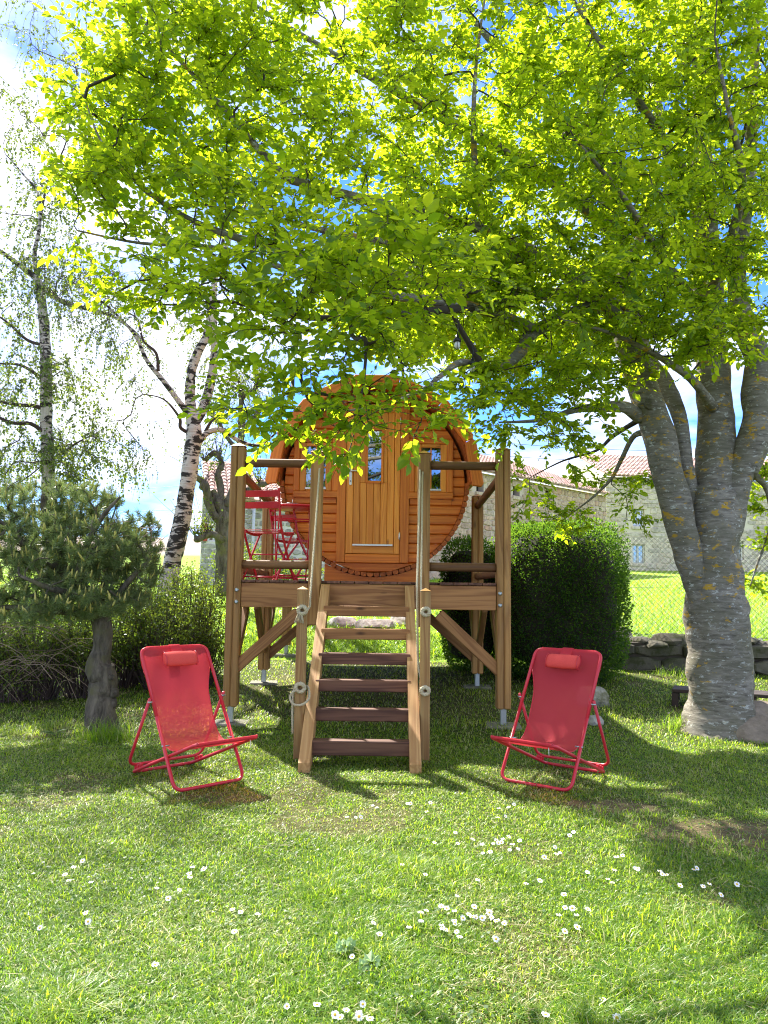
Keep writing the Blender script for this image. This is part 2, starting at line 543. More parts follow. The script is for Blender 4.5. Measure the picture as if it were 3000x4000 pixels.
def grassmat(name, refl, trans, dry, dryamt=.12, tw=.5):
    g = G(name)
    v = g.var()
    rc = g.mix(v, refl[0], refl[1]); tc_ = g.mix(v, trans[0], trans[1])
    a = g.n('Attribute', attribute_name='dry')
    rc = g.mix(a.outputs['Fac'], rc, dry); tc_ = g.mix(a.outputs['Fac'], tc_, dry)
    d = g.pbsdf(rc, .42, None, 0, .5)
    tl = g.n('BsdfTranslucent'); g.l(tc_, tl.inputs[0])
    return g.done(g.mixsh(tw, d, tl.outputs[0]))
M['grass'] = grassmat('grass_blade', ((.05, .15, .012), (.21, .30, .035)), ((.27, .54, .015), (.66, .80, .04)), (.66, .60, .30))

def groundmat():
    g = G('lawn_soil_and_thatch')
    co = g.n('NewGeometry').outputs['Position']
    f = g.noise(co, 34, 6, .65); f2 = g.noise(co, 1.3, 4)
    col = g.mix(f, (.020, .034, .008), (.10, .13, .03))
    col = g.mix(g.ramp(f2, [(.5, 0.0), (.75, .35)]), col, (.18, .17, .06))
    a = g.n('Attribute', attribute_name='bare')
    soil = g.mix(g.noise(co, 22, 6, .7), (.07, .05, .028), (.20, .15, .085))
    col = g.mix(a.outputs['Fac'], col, soil)
    return g.done(g.pbsdf(col, .95, g.bump(f, .8, .03), 0, .1))
M['ground'] = groundmat()
def meadowmat():
    g = G('meadow')
    co = g.n('NewGeometry').outputs['Position']
    f = g.noise(co, 5, 8, .65); f2 = g.noise(co, .35, 4)
    col = g.mix(f, (.13, .25, .02), (.26, .40, .03))
    col = g.mix(g.math('MULTIPLY', f2, .35), col, (.25, .32, .05))
    sx = g.n('SeparateXYZ'); g.l(co, sx.inputs[0])
    far = g.ramp(g.math('ADD', g.math('MULTIPLY', sx.outputs[1], .01), g.math('MULTIPLY', f2, .1)), [(.60, 0.0), (.72, 1.0)])
    col = g.mix(far, col, g.mix(f, (.30, .23, .20), (.38, .30, .25)))
    return g.done(g.pbsdf(col, .9, g.bump(f, .8, .05), 0, .1))
M['meadow'] = meadowmat()

def beechbark():
    g = G('beech_bark')
    co = g.coords()
    st = g.noise(g.vmap(co, (6, 6, 34)), 1.0, 6, .7, .4)
    big = g.noise(co, 3.0, 5, .6)
    col = g.mix(g.ramp(st, [(.35, 0.0), (.66, 1.0)]), (.10, .088, .07), (.32, .29, .24))
    col = g.mix(g.ramp(big, [(.42, 0.0), (.6, .6)]), col, (.145, .135, .085))
    wl = g.noise(g.vmap(co, (13, 13, 26)), 1.0, 7, .72, .3)
    col = g.mix(g.ramp(wl, [(.57, 0.0), (.63, .8)]), col, (.52, .53, .48))
    sx = g.n('SeparateXYZ'); g.l(co, sx.inputs[0])
    hi = g.ramp(g.math('MULTIPLY', sx.outputs[2], .25), [(.12, -.0), (.42, .05)])
    yl = g.math('ADD', g.noise(g.vmap(co, (6, 6, 11)), 1.0, 6, .68, .3), hi)
    col = g.mix(g.ramp(yl, [(.625, 0.0), (.665, .9)]), col, (.48, .29, .025))
    dk = g.noise(g.vmap(co, (14, 14, 40)), 1.0, 4, .6)
    col = g.mix(g.ramp(dk, [(.63, 0.0), (.72, .7)]), col, (.05, .043, .036))
    h = g.math('ADD', g.math('MULTIPLY', st, 1.0), g.math('MULTIPLY', wl, .6))
    return g.done(g.pbsdf(col, .88, g.bump(h, .45, .015), 0, .2))
M['beechbark'] = beechbark()
M['twig'] = plain('beech_twig', (.05, .038, .028), .8, nz=.3)
def birchbark():
    g = G('birch_bark')
    co = g.coords()
    st = g.noise(g.vmap(co, (5, 5, 40)), 1.0, 4, .6)
    col = g.mix(g.ramp(st, [(.42, 0.0), (.7, 1.0)]), (.60, .54, .48), (.46, .36, .29))
    w = g.noise(g.vmap(co, (4.5, 4.5, 11)), 1.0, 6, .66, .5)
    col = g.mix(g.ramp(w, [(.495, 0.0), (.53, 1.0)]), col, (.035, .03, .026))
    s2 = g.noise(g.vmap(co, (16, 16, 90)), 1.0, 3, .5)
    col = g.mix(g.ramp(s2, [(.66, 0.0), (.70, .9)]), col, (.05, .04, .035))
    return g.done(g.pbsdf(col, .75, g.bump(w, .5, .012), 0, .2))
M['birchbark'] = birchbark()
M['birchtwig'] = plain('birch_twig', (.07, .045, .04), .8, nz=.3)
def barkmat(name, a, b, moss=None):
    g = G(name); co = g.coords()
    f = g.noise(g.vmap(co, (14, 14, 4)), 1.0, 7, .7, .4)
    col = g.mix(g.ramp(f, [(.35, 0.0), (.65, 1.0)]), a, b)
    if moss:
        w = g.noise(co, 5, 5, .6); col = g.mix(g.ramp(w, [(.52, 0.0), (.64, .8)]), col, moss)
    return g.done(g.pbsdf(col, .92, g.bump(f, 1.0, .025), 0, .15))
M['pinebark'] = barkmat('pine_bark', (.05, .042, .033), (.20, .17, .13), (.13, .12, .06))
M['pollard'] = barkmat('pollard_bark', (.045, .04, .032), (.17, .15, .12), (.15, .15, .06))
M['drytwig'] = plain('dry_twig', (.26, .19, .13), .85, nz=.35)
M['hedgecore'] = plain('hedge_twig_core', (.03, .026, .016), .95)

def stonemat(name, cols, moss=None, scale=7):
    g = G(name)
    co = g.coords(); r = g.var()
    n = len(cols)
    col = g.ramp(r, [(i / (n - 1) if n > 1 else 0, c) for i, c in enumerate(cols)])
    P = g.n('NewGeometry').outputs['Position']
    f = g.noise(P, scale, 7, .7)
    k = g.ramp(f, [(.3, .55), (.7, 1.25)])
    col = g.mix(1.0, col, k, 'MULTIPLY')
    if moss:
        w = g.noise(P, 3.5, 6, .7); col = g.mix(g.ramp(w, [(.5, 0.0), (.62, .85)]), col, moss)
    return g.done(g.pbsdf(col, .93, g.bump(f, .7, .02), 0, .15))
M['barnstone'] = stonemat('pink_granite_stone', [(.58, .39, .29), (.52, .40, .32), (.64, .45, .33), (.44, .31, .24), (.62, .50, .40), (.56, .34, .25)])
M['housestone'] = stonemat('buff_granite_stone', [(.64, .54, .42), (.57, .50, .41), (.70, .59, .44), (.50, .44, .37), (.68, .60, .50)])
M['rubble'] = stonemat('grey_rubble_stone', [(.46, .43, .40), (.38, .36, .34), (.55, .51, .46), (.33, .31, .30), (.50, .44, .38)])
M['mossstone'] = stonemat('mossy_wall_stone', [(.15, .13, .10), (.10, .09, .07), (.19, .17, .13)], (.05, .055, .02))
M['rock'] = stonemat('brown_rock', [(.30, .25, .19), (.25, .20, .15), (.34, .29, .23)], None, 9)
M['greyrock'] = stonemat('grey_rock', [(.34, .32, .29), (.42, .40, .36)], (.15, .15, .08), 9)
M['mortarp'] = plain('pink_mortar', (.54, .44, .37), .95, nz=.15, nscale=6)
M['mortarb'] = plain('buff_mortar', (.68, .60, .48), .95, nz=.12, nscale=6)
M['mortarw'] = plain('pale_mortar', (.68, .65, .59), .95, nz=.12, nscale=6)
M['soilwall'] = plain('earth_fill', (.07, .055, .04), .97, nz=.3)
M['tile'] = stonemat('clay_roof_tile', [(.56, .34, .28), (.50, .36, .31), (.62, .40, .33), (.46, .29, .24), (.60, .48, .43)])
# ------------------------------------------------------------------ ground sheets
DIRT = [(2.05, 4.60, .75, .36), (2.6, 4.35, .8, .40), (1.5, 5.2, .4, .2)]
def bare(x, y):
    x = np.asarray(x, float); y = np.asarray(y, float)
    b = 0 * x
    w = (fbm(x * 2.2, y * 2.2, 21) - .5)
    for cx, cy, rx, ry in DIRT:
        d = ((x - cx) / rx) ** 2 + ((y - cy) / ry) ** 2
        b = np.maximum(b, np.clip(1.25 - d + w * 2.4 + (fbm(x * 9, y * 9, 27) - .5) * 1.2, 0, .9))
    # thin patches: lower corners of the lawn, below the deck, by the trunks
    b = np.maximum(b, np.clip((fbm(x * 1.9, y * 1.9, 33) - .64) * 6, 0, .5))
    under = sstep(7.6, 8.6, y) * sstep(13.0, 12.0, y) * sstep(-2.2, -1.2, x) * sstep(2.4, 1.4, x) * .35
    return np.clip(np.maximum(b, under), 0, 1)
def sheet(name, xs, ys, mt, dz=0.0):
    X, Y = np.meshgrid(xs, ys)
    Z = gz(X, Y) + dz
    nx = len(xs); ny = len(ys)
    i = np.arange(nx * ny).reshape(ny, nx)
    F = np.stack([i[:-1, :-1], i[:-1, 1:], i[1:, 1:], i[1:, :-1]], -1).reshape(-1, 4)
    me = np_mesh(name, np.stack([X, Y, Z], -1).reshape(-1, 3), [F], {'bare': bare(X.ravel(), Y.ravel())}, True)
    o = link(name, me, mt); o['kind'] = 'structure'
    return o
sheet('lawn', np.concatenate([np.linspace(-40, -8.1, 30), np.arange(-8, 8.05, .1), np.linspace(8.2, 40, 30)]), np.concatenate([np.linspace(-12, .9, 14), np.arange(1, 12.05, .1)]), M['ground'])
sheet('meadow', np.concatenate([np.linspace(-260, -31, 24), np.linspace(-30, 30, 90), np.linspace(31, 260, 24)]), np.concatenate([np.arange(12.0, 16, .2), np.linspace(16, 60, 45), np.linspace(62, 420, 40)]), M['meadow'])

# ------------------------------------------------------------------ masonry
_stones = []
def stone_variants(n=7):
    if _stones: return _stones
    rr = random.Random(5)
    for q in range(n):
        pts = []
        for a, b in ((-1, -1), (1, -1), (1, 1), (-1, 1)):
            c1 = .10 + rr.random() * .22; c2 = .10 + rr.random() * .22
            p1 = (a * .5, b * (.5 - c1)); p2 = (a * (.5 - c2), b * .5)
            pts += [p1, p2] if a * b < 0 else [p2, p1]
        pts = sorted(pts, key=lambda p: atan2(p[1], p[0]))
        k = len(pts)
        vs = [(p[0], -1 + .25 * rr.random(), p[1]) for p in [(x * .84, y * .84) for x, y in pts]]
        vs += [(p[0], -.45, p[1]) for p in pts] + [(p[0], .1, p[1]) for p in pts]
        fs = [list(range(k))]
        for i in range(k):
            j = (i + 1) % k
            fs += [[i, k + i, k + j, j], [k + i, 2 * k + i, 2 * k + j, k + j]]
        _stones.append((vs, fs))
    return _stones
_smesh = {}
def stone_wall(root, A, u, length, height, rowh, avgw, smat, mmat, holes=(), seed=1, thick=.4, proud=.05, gap=.02, name='stone', prefer=None, top=None, parts=300):
    """masonry on a wall that starts at A (world) and runs along u; local frame u / outward n / z. root has no rotation."""
    rr = random.Random(seed)
    A = V3(A); u = V3(u).normalized(); n = V3((u.y, -u.x, 0))
    R = Matrix((u, -n, V3((0, 0, 1)))).transposed().to_4x4()
    org = root.location
    # mortar body in cells round the openings
    us = sorted({0, length} | {h[0] for h in holes} | {h[1] for h in holes})
    vs_ = sorted({-.6, height} | {h[2] for h in holes} | {h[3] for h in holes})
    mb = MB(org)
    for a, b in zip(us[:-1], us[1:]):
        for c, d in zip(vs_[:-1], vs_[1:]):
            if any(h[0] <= a and b <= h[1] and h[2] <= c and d <= h[3] for h in holes): continue
            T = Matrix.Translation(A) @ R
            mb.box((a, 0, c), (b, thick, d), 0, T)
    mb.build('wall', mmat, root)
    lst = []
    v = -.15
    while v < height - .03:
        h = rowh * (.75 + .5 * rr.random()); h = min(h, height - v)
        x = -rr.random() * avgw
        while x < length:
            w = avgw * (.55 + .95 * rr.random())
            a = max(x, 0); b = min(x + w, length)
            if b - a > .06:
                cx = (a + b) / 2; cz = v + h / 2
                lim = top(cx) if top else height
                if cz < lim and not any(hh[0] - .02 < b and a < hh[1] + .02 and hh[2] - .02 < v + h and v < hh[3] + .02 for hh in holes):
                    lst.append((cx, cz, b - a - gap, h - gap * (.6 + .8 * rr.random()), proud * (.5 + rr.random())))
            x += w
        v += h
    sv = stone_variants()
    key = lambda s: (prefer(s) if prefer else 0, rr.random())
    lst.sort(key=key)
    vis = lst[:parts]; rest = lst[parts:]
    for s in vis:
        q = rr.randrange(len(sv)); k = (q, smat.name)
        if k not in _smesh:
            m = MB(); m.add(*sv[q]); _smesh[k] = m.mesh(name); _smesh[k].materials.append(smat)
        T = Matrix.Translation(A - org + u * s[0] + V3((0, 0, s[1]))) @ R @ Euler((0, rr.uniform(-.05, .05), 0)).to_matrix().to_4x4() @ Matrix.Diagonal((s[2], s[4], s[3], 1))
        link(name, _smesh[k], smat, root, T)
    if rest:
        m = MB(org)
        for s in rest:
            T = Matrix.Translation(A + u * s[0] + V3((0, 0, s[1]))) @ R @ Matrix.Diagonal((s[2], s[4], s[3], 1))
            vs, fs = sv[rr.randrange(len(sv))]
            m.add([T @ V3(p) for p in vs], fs, rr.random())
        m.build('stones', smat, root, kind='stuff')
    return R, n

def tile_roof(root, P0, u, length, run, rise, back, mt, seed=3, rows=2, sp=.24, tl=.38):
    """clay tile roof: eave from P0 along u, going back along `back` with the given run and rise"""
    rr = random.Random(seed)
    P0 = V3(P0); u = V3(u).normalized(); s = V3((back[0], back[1], 0)).normalized() * run + V3((0, 0, rise))
    L = s.length; s.normalize(); nn = u.cross(s)
    if nn.z < 0: nn = -nn
    org = root.location
    sl_ = MB(org)
    c = [P0, P0 + u * length, P0 + u * length + s * L, P0 + s * L]
    sl_.add([p - nn * .06 for p in c] + [p - nn * .01 for p in c], [[0, 1, 2, 3], [4, 5, 6, 7], [0, 1, 5, 4], [1, 2, 6, 5], [2, 3, 7, 6], [3, 0, 4, 7]])
    sl_.build('roof', mt, root)
    nseg = 4
    def tile_local():
        vs = []
        for e, r in ((0, .5), (1, .42)):
            for k in range(nseg + 1):
                a = pi * k / nseg
                vs.append((cos(a) * r, e, sin(a) * r + (.18 if e == 0 else 0)))
        fs = [[k, k + 1, nseg + 2 + k, nseg + 1 + k] for k in range(nseg)] + [list(range(nseg + 1))]
        return vs, fs
    vs, fs = tile_local()
    tm = MB(); tm.add(vs, fs); tmesh = tm.mesh('roof_tile'); tmesh.materials.append(mt)
    Rm = Matrix((u, s, nn)).transposed().to_4x4()
    rest = MB(org)
    nrow = int(L / tl); ncol = int(length / sp); cnt = 0
    for j in range(nrow):
        for i in range(ncol):
            T = Matrix.Translation(P0 + u * (sp * (i + .5) + rr.uniform(-.01, .01)) + s * (tl * j - .04)) @ Rm @ Matrix.Diagonal((sp * .98, tl * 1.12, sp * .75, 1))
            if j < rows and cnt < 300:
                T.translation = T.translation - org
                link('roof_tile', tmesh, mt, root, T); cnt += 1
            else:
                rest.add([T @ V3(p) for p in vs], fs, rr.random())
    rest.build('roof_tiles', mt, root, kind='stuff')

def window(root, A, R, h, mt_frame, bars=2, cross=2, depth=.16, grille=False):
    """window in the opening h=(u0,u1,v0,v1) of the wall that starts at A with rotation R"""
    org = root.location; T = Matrix.Translation(V3(A)) @ R
    u0, u1, v0, v1 = h
    def piece(name, boxes, mt, par):
        m = MB(org)
        for lo, hi in boxes: m.box(lo, hi, .004, T)
        return m.build(name, mt, par)
    f = .06
    fr = piece('window', [((u0, depth, v0), (u0 + f, depth + .06, v1)), ((u1 - f, depth, v0), (u1, depth + .06, v1)),
                          ((u0 + f, depth, v0), (u1 - f, depth + .06, v0 + f)), ((u0 + f, depth, v1 - f), (u1 - f, depth + .06, v1)),
                          (((u0 + u1) / 2 - .03, depth - .004, v0 + f), ((u0 + u1) / 2 + .03, depth + .05, v1 - f))], mt_frame, root)
    for side in (0, 1):
        a = u0 + f if side == 0 else (u0 + u1) / 2 + .03; b = (u0 + u1) / 2 - .03 if side == 0 else u1 - f
        for k in range(cross + 1):
            z0 = v0 + f + (v1 - v0 - 2 * f) * k / (cross + 1); z1 = v0 + f + (v1 - v0 - 2 * f) * (k + 1) / (cross + 1)
            g = MB(org); g.box((a, depth + .03, z0 + .012), (b, depth + .036, z1 - .012), 0, T); g.build('pane', M['glass'], fr)
            if k:
                m = MB(org); m.box((a, depth + .012, z0 - .012), (b, depth + .05, z0 + .012), 0, T); m.build('glazing_bar', mt_frame, fr)
    c = MB(org); c.box((u0, depth + .10, v0), (u1, depth + .12, v1), 0, T); c.build('curtain', M['curtain'], fr)
    if grille:
        for k in range(5):
            x = u0 + (u1 - u0) * (k + .5) / 5
            m = MB(org); m.tube([T @ V3((x, .05, v0)), T @ V3((x, .05, v1))], .012, 6); m.build('grille_bar', M['white'], fr)
    return fr
def lintels(root, A, R, h, mt, sill=True):
    org = root.location; T = Matrix.Translation(V3(A)) @ R
    u0, u1, v0, v1 = h
    m = MB(org); m.box((u0 - .12, -.075, v1), (u1 + .12, .25, v1 + .2), .012, T); m.build('lintel', mt, root)
    if sill:
        m = MB(org); m.box((u0 - .08, -.10, v0 - .16), (u1 + .08, .25, v0), .012, T); m.build('sill', mt, root)

# --- long barn, right of the cabin
bA = at(1640, 2235, 28.6); bB = at(2371, 2232, 38.2)
bA.z = 1.45; bB.z = 1.45
bu = (bB - bA); bu.z = 0; bl = bu.length; bu.normalize()
barn = thing('stone_barn', 'long pinkish stone barn with tiled roof and tiny square openings', 'barn', (bA.x, bA.y, 1.45))
bh = at(2369, 1937, 38.2).z - 1.45
bholes = []
def u_of(px, py):   # where the view ray of the photo's pixel meets the barn wall
    d = at(px, py, 1.0) - CAM
    n = V3((bu.y, -bu.x, 0)); t = (bA - CAM).dot(n) / d.dot(n)
    p = CAM + d * t
    return (p - bA).dot(bu), p.z - 1.45
for px, py in ((2017, 1920), (2142, 1935), (1875, 1903)):
    uu, vv = u_of(px, py); bholes.append((uu - .24, uu + .24, vv - .2, vv + .2))
pref = lambda s: 0 if s[1] > .9 else 1
bR, bn = stone_wall(barn, bA, bu, bl, bh, .235, .40, M['barnstone'], M['mortarp'], bholes, 4, prefer=pref)
for h in bholes:
    m = MB(barn.location); m.box((h[0] - .1, .30, h[2] - .1), (h[1] + .1, .38, h[3] + .1), 0, Matrix.Translation(bA) @ bR); m.build('opening', M['dark'], barn)  # dark panel closes the hole, its colour painting the shade inside
    lintels(barn, bA, bR, h, M['barnstone'])
bback = -bn
tile_roof(barn, bA + bn * .35 + V3((0, 0, bh + .02)), bu, bl, 6.0, 2.3, bback, M['tile'], 3)
# gable end towards the left
m = MB(barn.location)
ca = bA + bback * .05
m.add([ca, ca + bback * 10, ca + bback * 10 + V3((0, 0, bh)), ca + bback * 5.6 + V3((0, 0, bh + 2.05)), ca + V3((0, 0, bh))], [[0, 1, 2, 3, 4]])
m.build('gable_wall', M['mortarp'], barn)
for k in range(7):   # quoins on the near corner
    m = MB(barn.location); m.box((-.09, -.09, .02 + k * .62), (.42 + .2 * (k % 2), .2, .60 + k * .62), .03, Matrix.Translation(bA) @ bR, random.random()); m.build('quoin', M['barnstone'], barn)

# --- farmhouse, further right
hY = 41.0
hA = at(2371, 2232, hY); hz = at(2371, 2228, hY).z; hA.z = hz
hB = at(3350, 2232, hY + 1.5)
hu = hB - hA; hu.z = 0; hl = hu.length; hu.normalize()
house = thing('stone_house', 'two storey buff stone farmhouse with small white windows behind the meadow', 'house', (hA.x, hA.y, hz))
hh = at(2371, 1862, hY).z - hz
def hole_h(x0, y0, x1, y1):
    p = at(x0, y1, hY) - hA; q = at(x1, y0, hY) - hA
    return (p.dot(hu), q.dot(hu), p.z, q.z)
hholes = [hole_h(2478, 1988, 2524, 2055), hole_h(2477, 2127, 2526, 2200), hole_h(2886, 2000, 2935, 2065), hole_h(2888, 2110, 2938, 2185)]
pref2 = lambda s: 0 if s[0] < 4.6 else 1
hR, hn = stone_wall(house, hA, hu, hl, hh, .27, .46, M['housestone'], M['mortarb'], hholes, 9, prefer=pref2, proud=.06)
for i, h in enumerate(hholes):
    window(house, hA, hR, h, M['white'], grille=(i == 1)); lintels(house, hA, hR, h, M['housestone'])
tile_roof(house, hA - hn * -.4 + V3((0, 0, hh + .02)), hu, hl, 5.0, 2.0, -hn, M['tile'], 6)
m = MB(house.location); ca = hA - hn * .1
m.add([ca, ca - hn * 8, ca - hn * 8 + V3((0, 0, hh)), ca - hn * 4.6 + V3((0, 0, hh + 1.8)), ca + V3((0, 0, hh))], [[0, 1, 2, 3, 4]]); m.build('gable_wall', M['mortarb'], house)

# --- rubble cottage, left behind the birch
cY = 24.0
cz = 1.15
cA = at(778, 2290, cY); cA.z = cz
cB = at(988, 2290, cY + .4)
cu = cB - cA; cu.z = 0; cl = cu.length; cu.normalize()
cot = thing('stone_cottage', 'grey rubble stone cottage with a red shutter behind the gnarled tree', 'house', (cA.x, cA.y, cz))
ch = at(988, 1950, cY).z - cz
sh = at(800, 2045, cY) - cA; sh2 = at(852, 2115, cY) - cA
chole = [(sh2.dot(cu) - .32, sh2.dot(cu) + .05, sh2.z, sh.z)]
cR, cn = stone_wall(cot, cA, cu, cl, ch, .17, .24, M['rubble'], M['mortarw'], chole, 12, proud=.04)
window(cot, cA, cR, chole[0], M['white'], cross=1)
m = MB(cot.location); h = chole[0]
m.box((h[0] - .14, -.09, h[2]), (h[0] - .01, -.05, h[3]), .004, Matrix.Translation(cA) @ cR); m.build('shutter', M['shutter'], cot)
tile_roof(cot, cA + cn * .25 + V3((0, 0, ch + .02)), cu, cl + .1, 4.0, 1.8, -cn, M['tile'], 8, rows=2, sp=.2)
dp = cA + cu * (cl - .05) + cn * .12
m = MB(cot.location); m.tube([dp + V3((.0, 0, .1)), dp + V3((0, 0, ch - .1))], .05, 8); m.build('drainpipe', M['pipe'], cot)
eA = cA + cu * cl - cn * .5
ext = thing('cottage_extension', 'lower pale rubble stone annexe with a grey drainpipe behind the red table', 'building', (eA.x, eA.y, cz))
eR, en = stone_wall(ext, eA, cu, 4.2, ch - .15, .22, .30, M['rubble'], M['mortarw'], [], 15, proud=.035, gap=.06)
tile_roof(ext, eA + en * .25 + V3((0, 0, ch - .13)), cu, 4.2, 4.0, 1.4, -en, M['tile'], 9, rows=1, sp=.2)

# ------------------------------------------------------------------ low retaining wall and fence
wA = at(2362, 2600, 11.6); wB = at(3300, 2640, 11.3)
wA.z = gzf(wA.x, wA.y) - .05; wu = wB - wA; wu.z = 0; wl = wu.length; wu.normalize()
low = thing('low_stone_wall', 'low mossy dry stone wall behind the beech trunk', 'wall', (wA.x, wA.y, wA.z))
wR, wn = stone_wall(low, wA, wu, wl, .44, .19, .46, M['mossstone'], M['soilwall'], [], 21, thick=.6, proud=.09, gap=.012)
def rock_geo(c, size, seed, sub=2, flat=.0):
    import bmesh
    bm = bmesh.new(); bmesh.ops.create_icosphere(bm, subdivisions=sub, radius=1)
    o = V3((seed * 7.3, seed * 3.1, seed * 1.7))
    for v in bm.verts:
        p = v.co.copy()
        d = 1 + .30 * mnoise.noise(p * 1.1 + o) + .16 * mnoise.noise(p * 2.7 + o) + .05 * mnoise.noise(p * 7 + o)
        q = p * d
        for ax in (V3((1, .3, .2)), V3((-.4, 1, .1)), V3((.2, -.8, .7)), V3((0, .1, 1)), V3((-.8, -.5, .3))):
            a = ax.normalized(); t = q.dot(a)
            if t > .74: q -= a * (t - .74) * .85
        v.co = q
    vs = [(c[0] + v.co.x * size[0], c[1] + v.co.y * size[1], c[2] + v.co.z * size[2]) for v in bm.verts]
    fs = [[v.index for v in f.verts] for f in bm.faces]
    bm.free()
    return vs, fs
for k in range(16):  # cap stones
    p = wA + wu * (wl * (k + .5 + random.uniform(-.3, .3)) / 16) - wn * random.uniform(.02, .3) + V3((0, 0, .45 + random.uniform(-.05, .05)))
    m = MB(low.location); m.add(*rock_geo(p, (random.uniform(.14, .34), .24, random.uniform(.07, .16)), k + 2, 2)); m.build('cap_stone', M['mossstone'], low)

def rock(label, c, size, seed, mt, rot=None, group=None, name='rock', cat='rock', sub=3):
    m = MB(); vs, fs = rock_geo((0, 0, 0), size, seed, sub)
    if rot: 
        E = Euler(rot).to_matrix(); vs = [E @ V3(v) for v in vs]
    m.add(vs, fs)
    o = m.build(name, mt); o.location = c
    return tag(o, label, cat, group)
def gp(px, py):
    """point of the lawn seen at the photo's pixel"""
    d = at(px, py, 1.0) - CAM
    Y = 3.0
    for _ in range(60):
        p = CAM + d * Y
        Y += (p.z - gzf(p.x, p.y)) * 1.2 * (Y / 3.0)
    p = CAM + d * Y; p.z = gzf(p.x, p.y); return p
sp_ = gp(2960, 2890)
rock('big flat brown stone slab leaning at the foot of the beech trunk', (sp_.x + .03, sp_.y + .12, .13), (.42, .36, .13), 3, M['rock'], (.42, -.10, -.25), name='stone_slab', cat='stone')
rock('small brown stone wedged under the flat slab by the beech trunk', (sp_.x - .36, sp_.y + .2, .06), (.11, .11, .13), 9, M['rock'], name='rock')
q = gp(2325, 2760); rock('angular grey stone behind the right-hand red deckchair', (q.x, q.y + .1, .14), (.19, .16, .2), 5, M['greyrock'])
q = gp(2332, 2835); rock('low grey stone peeping out behind the right-hand deckchair leg', (q.x, q.y + .1, .05), (.10, .12, .09), 15, M['greyrock'])
for i, (px, py, sx, sz, lab) in enumerate([(2395, 2560, .22, .15, 'rounded brown rock at the left of the heap by the low wall'), (2440, 2540, .17, .22, 'tall knobbly brown rock topping the heap by the low wall'), (2490, 2575, .17, .13, 'small brown rock at the right of the heap by the low wall'), (2420, 2545, .07, .08, 'pale fist sized stone on the rock heap by the low wall')]):
    q = gp(px, py + 15); rock(lab, (q.x, q.y + .1 - (.2 if i == 3 else 0), q.z + sz * .6 + (.1 if i == 3 else 0)), (sx, .18, sz), 20 + i, M['rock'], None, 'rocks heaped by the low wall')
for i, (px, py, s, lab) in enumerate([(1460, 2450, .42, 'long flat grey stone in the grassy bank behind the cabin'), (1340, 2440, .3, 'left of the two weathered stones on the bank behind the cabin stilts'), (1560, 2440, .24, 'squat stone at the right of the bank seen between the ladder treads')]):
    q = gp(px, py); rock(lab, (q.x, q.y, q.z + .02), (s, .3, .16), 31 + i, M['greyrock'], None, 'stones in the bank behind the cabin')

# chain link fence on top of the bank
fA = at(2330, 2470, 12.0); fB = at(3350, 2500, 11.9)
fz = .70
fu = fB - fA; fu.z = 0; fl = fu.length; fu.normalize()
fence = thing('chain_link_fence', 'tall grey green chain link fence above the low stone wall', 'fence', (fA.x, fA.y, fz))
FH = 1.55; cell = .082
m = MB()
def fpt(s, z, o=0): return (fu.x * s, fu.y * s + o, z)
nw = int((fl + FH) / cell)
for k in range(nw):
    s0 = k * cell - FH
    for sgn in (1, -1):
        a, b = s0, s0 + FH
        za, zb = (0, FH) if sgn > 0 else (FH, 0)
        if a < 0: za = za + (zb - za) * (-a / FH); a = 0
        if b > fl: zb = za + (zb - za) * ((fl - a) / (b - a)); b = fl
        if b - a > .02: m.tube([fpt(a, za, .003 * sgn), fpt(b, zb, .003 * sgn)], .0030, 3, False)
m.build('wire_mesh', M['wire'], fence)
for z in (.02, FH * .5, FH):
    rod('tension_wire', fpt(0, z, -.008), fpt(fl, z, -.008), .003, M['wire'], fence, 5)
for s in (0.02, fl * .47, fl - .02):
    rod('post', fpt(s, -.4, .03), fpt(s, FH + .05, .03), .025, M['wire'], fence, 8)

# bench behind the trunk
q1 = gp(2662, 2765); q2 = gp(3030, 2800)
bd = (q2 - q1); bd.z = 0; bL = bd.length; bd.normalize()
bench = thing('low_bench', 'low dark bench half hidden behind the beech trunk', 'bench', (q1.x, q1.y + .25, 0), atan2(bd.y, bd.x))
for s in (.03, bL - .1):
    timber('leg', (s, -.16, 0), (s, -.16, .24), .07, .07, M['rust'], bench, (0, 1, 0))
    timber('leg', (s, .16, 0), (s, .16, .24), .07, .07, M['rust'], bench, (0, 1, 0))
    timber('crossbar', (s, -.16, .2), (s, .16, .2), .05, .06, M['rust'], bench)
timber('brace', (bL - .12, -.16, .05), (bL - .45, -.16, .22), .04, .05, M['rust'], bench)
for k in range(3): timber('plank', (-.0, -.14 + .14 * k, .265), (bL + .1, -.14 + .14 * k, .265), .13, .04, M['rust'], bench)

# power lines far to the left and right
for i, (x0, y0, x1, y1, Y, lab) in enumerate([(-200, 2000, 1000, 1968, 60, 'lowest thin power line crossing the sky left of the cabin'), (-200, 1950, 1300, 1840, 70, 'second thin power line from below in the sky left of the cabin'), (-200, 1880, 1300, 1760, 75, 'topmost thin power line in the sky left of the cabin'), (1700, 1700, 2700, 1760, 60, 'upper thin power line above the barn roof'), (1700, 1755, 2700, 1800, 60, 'lower thin power line above the barn roof')]):
    a = at(x0, y0, Y); b = at(x1, y1, Y); m = MB()
    pts = []
    for k in range(13):
        t = k / 12; p = a.lerp(b, t); p.z -= 1.2 * 4 * t * (1 - t) * .3; pts.append(p)
    m.tube(pts, .018, 4, False); o = m.build('power_line', M['cable']); tag(o, lab, 'power line', 'power lines in the sky')
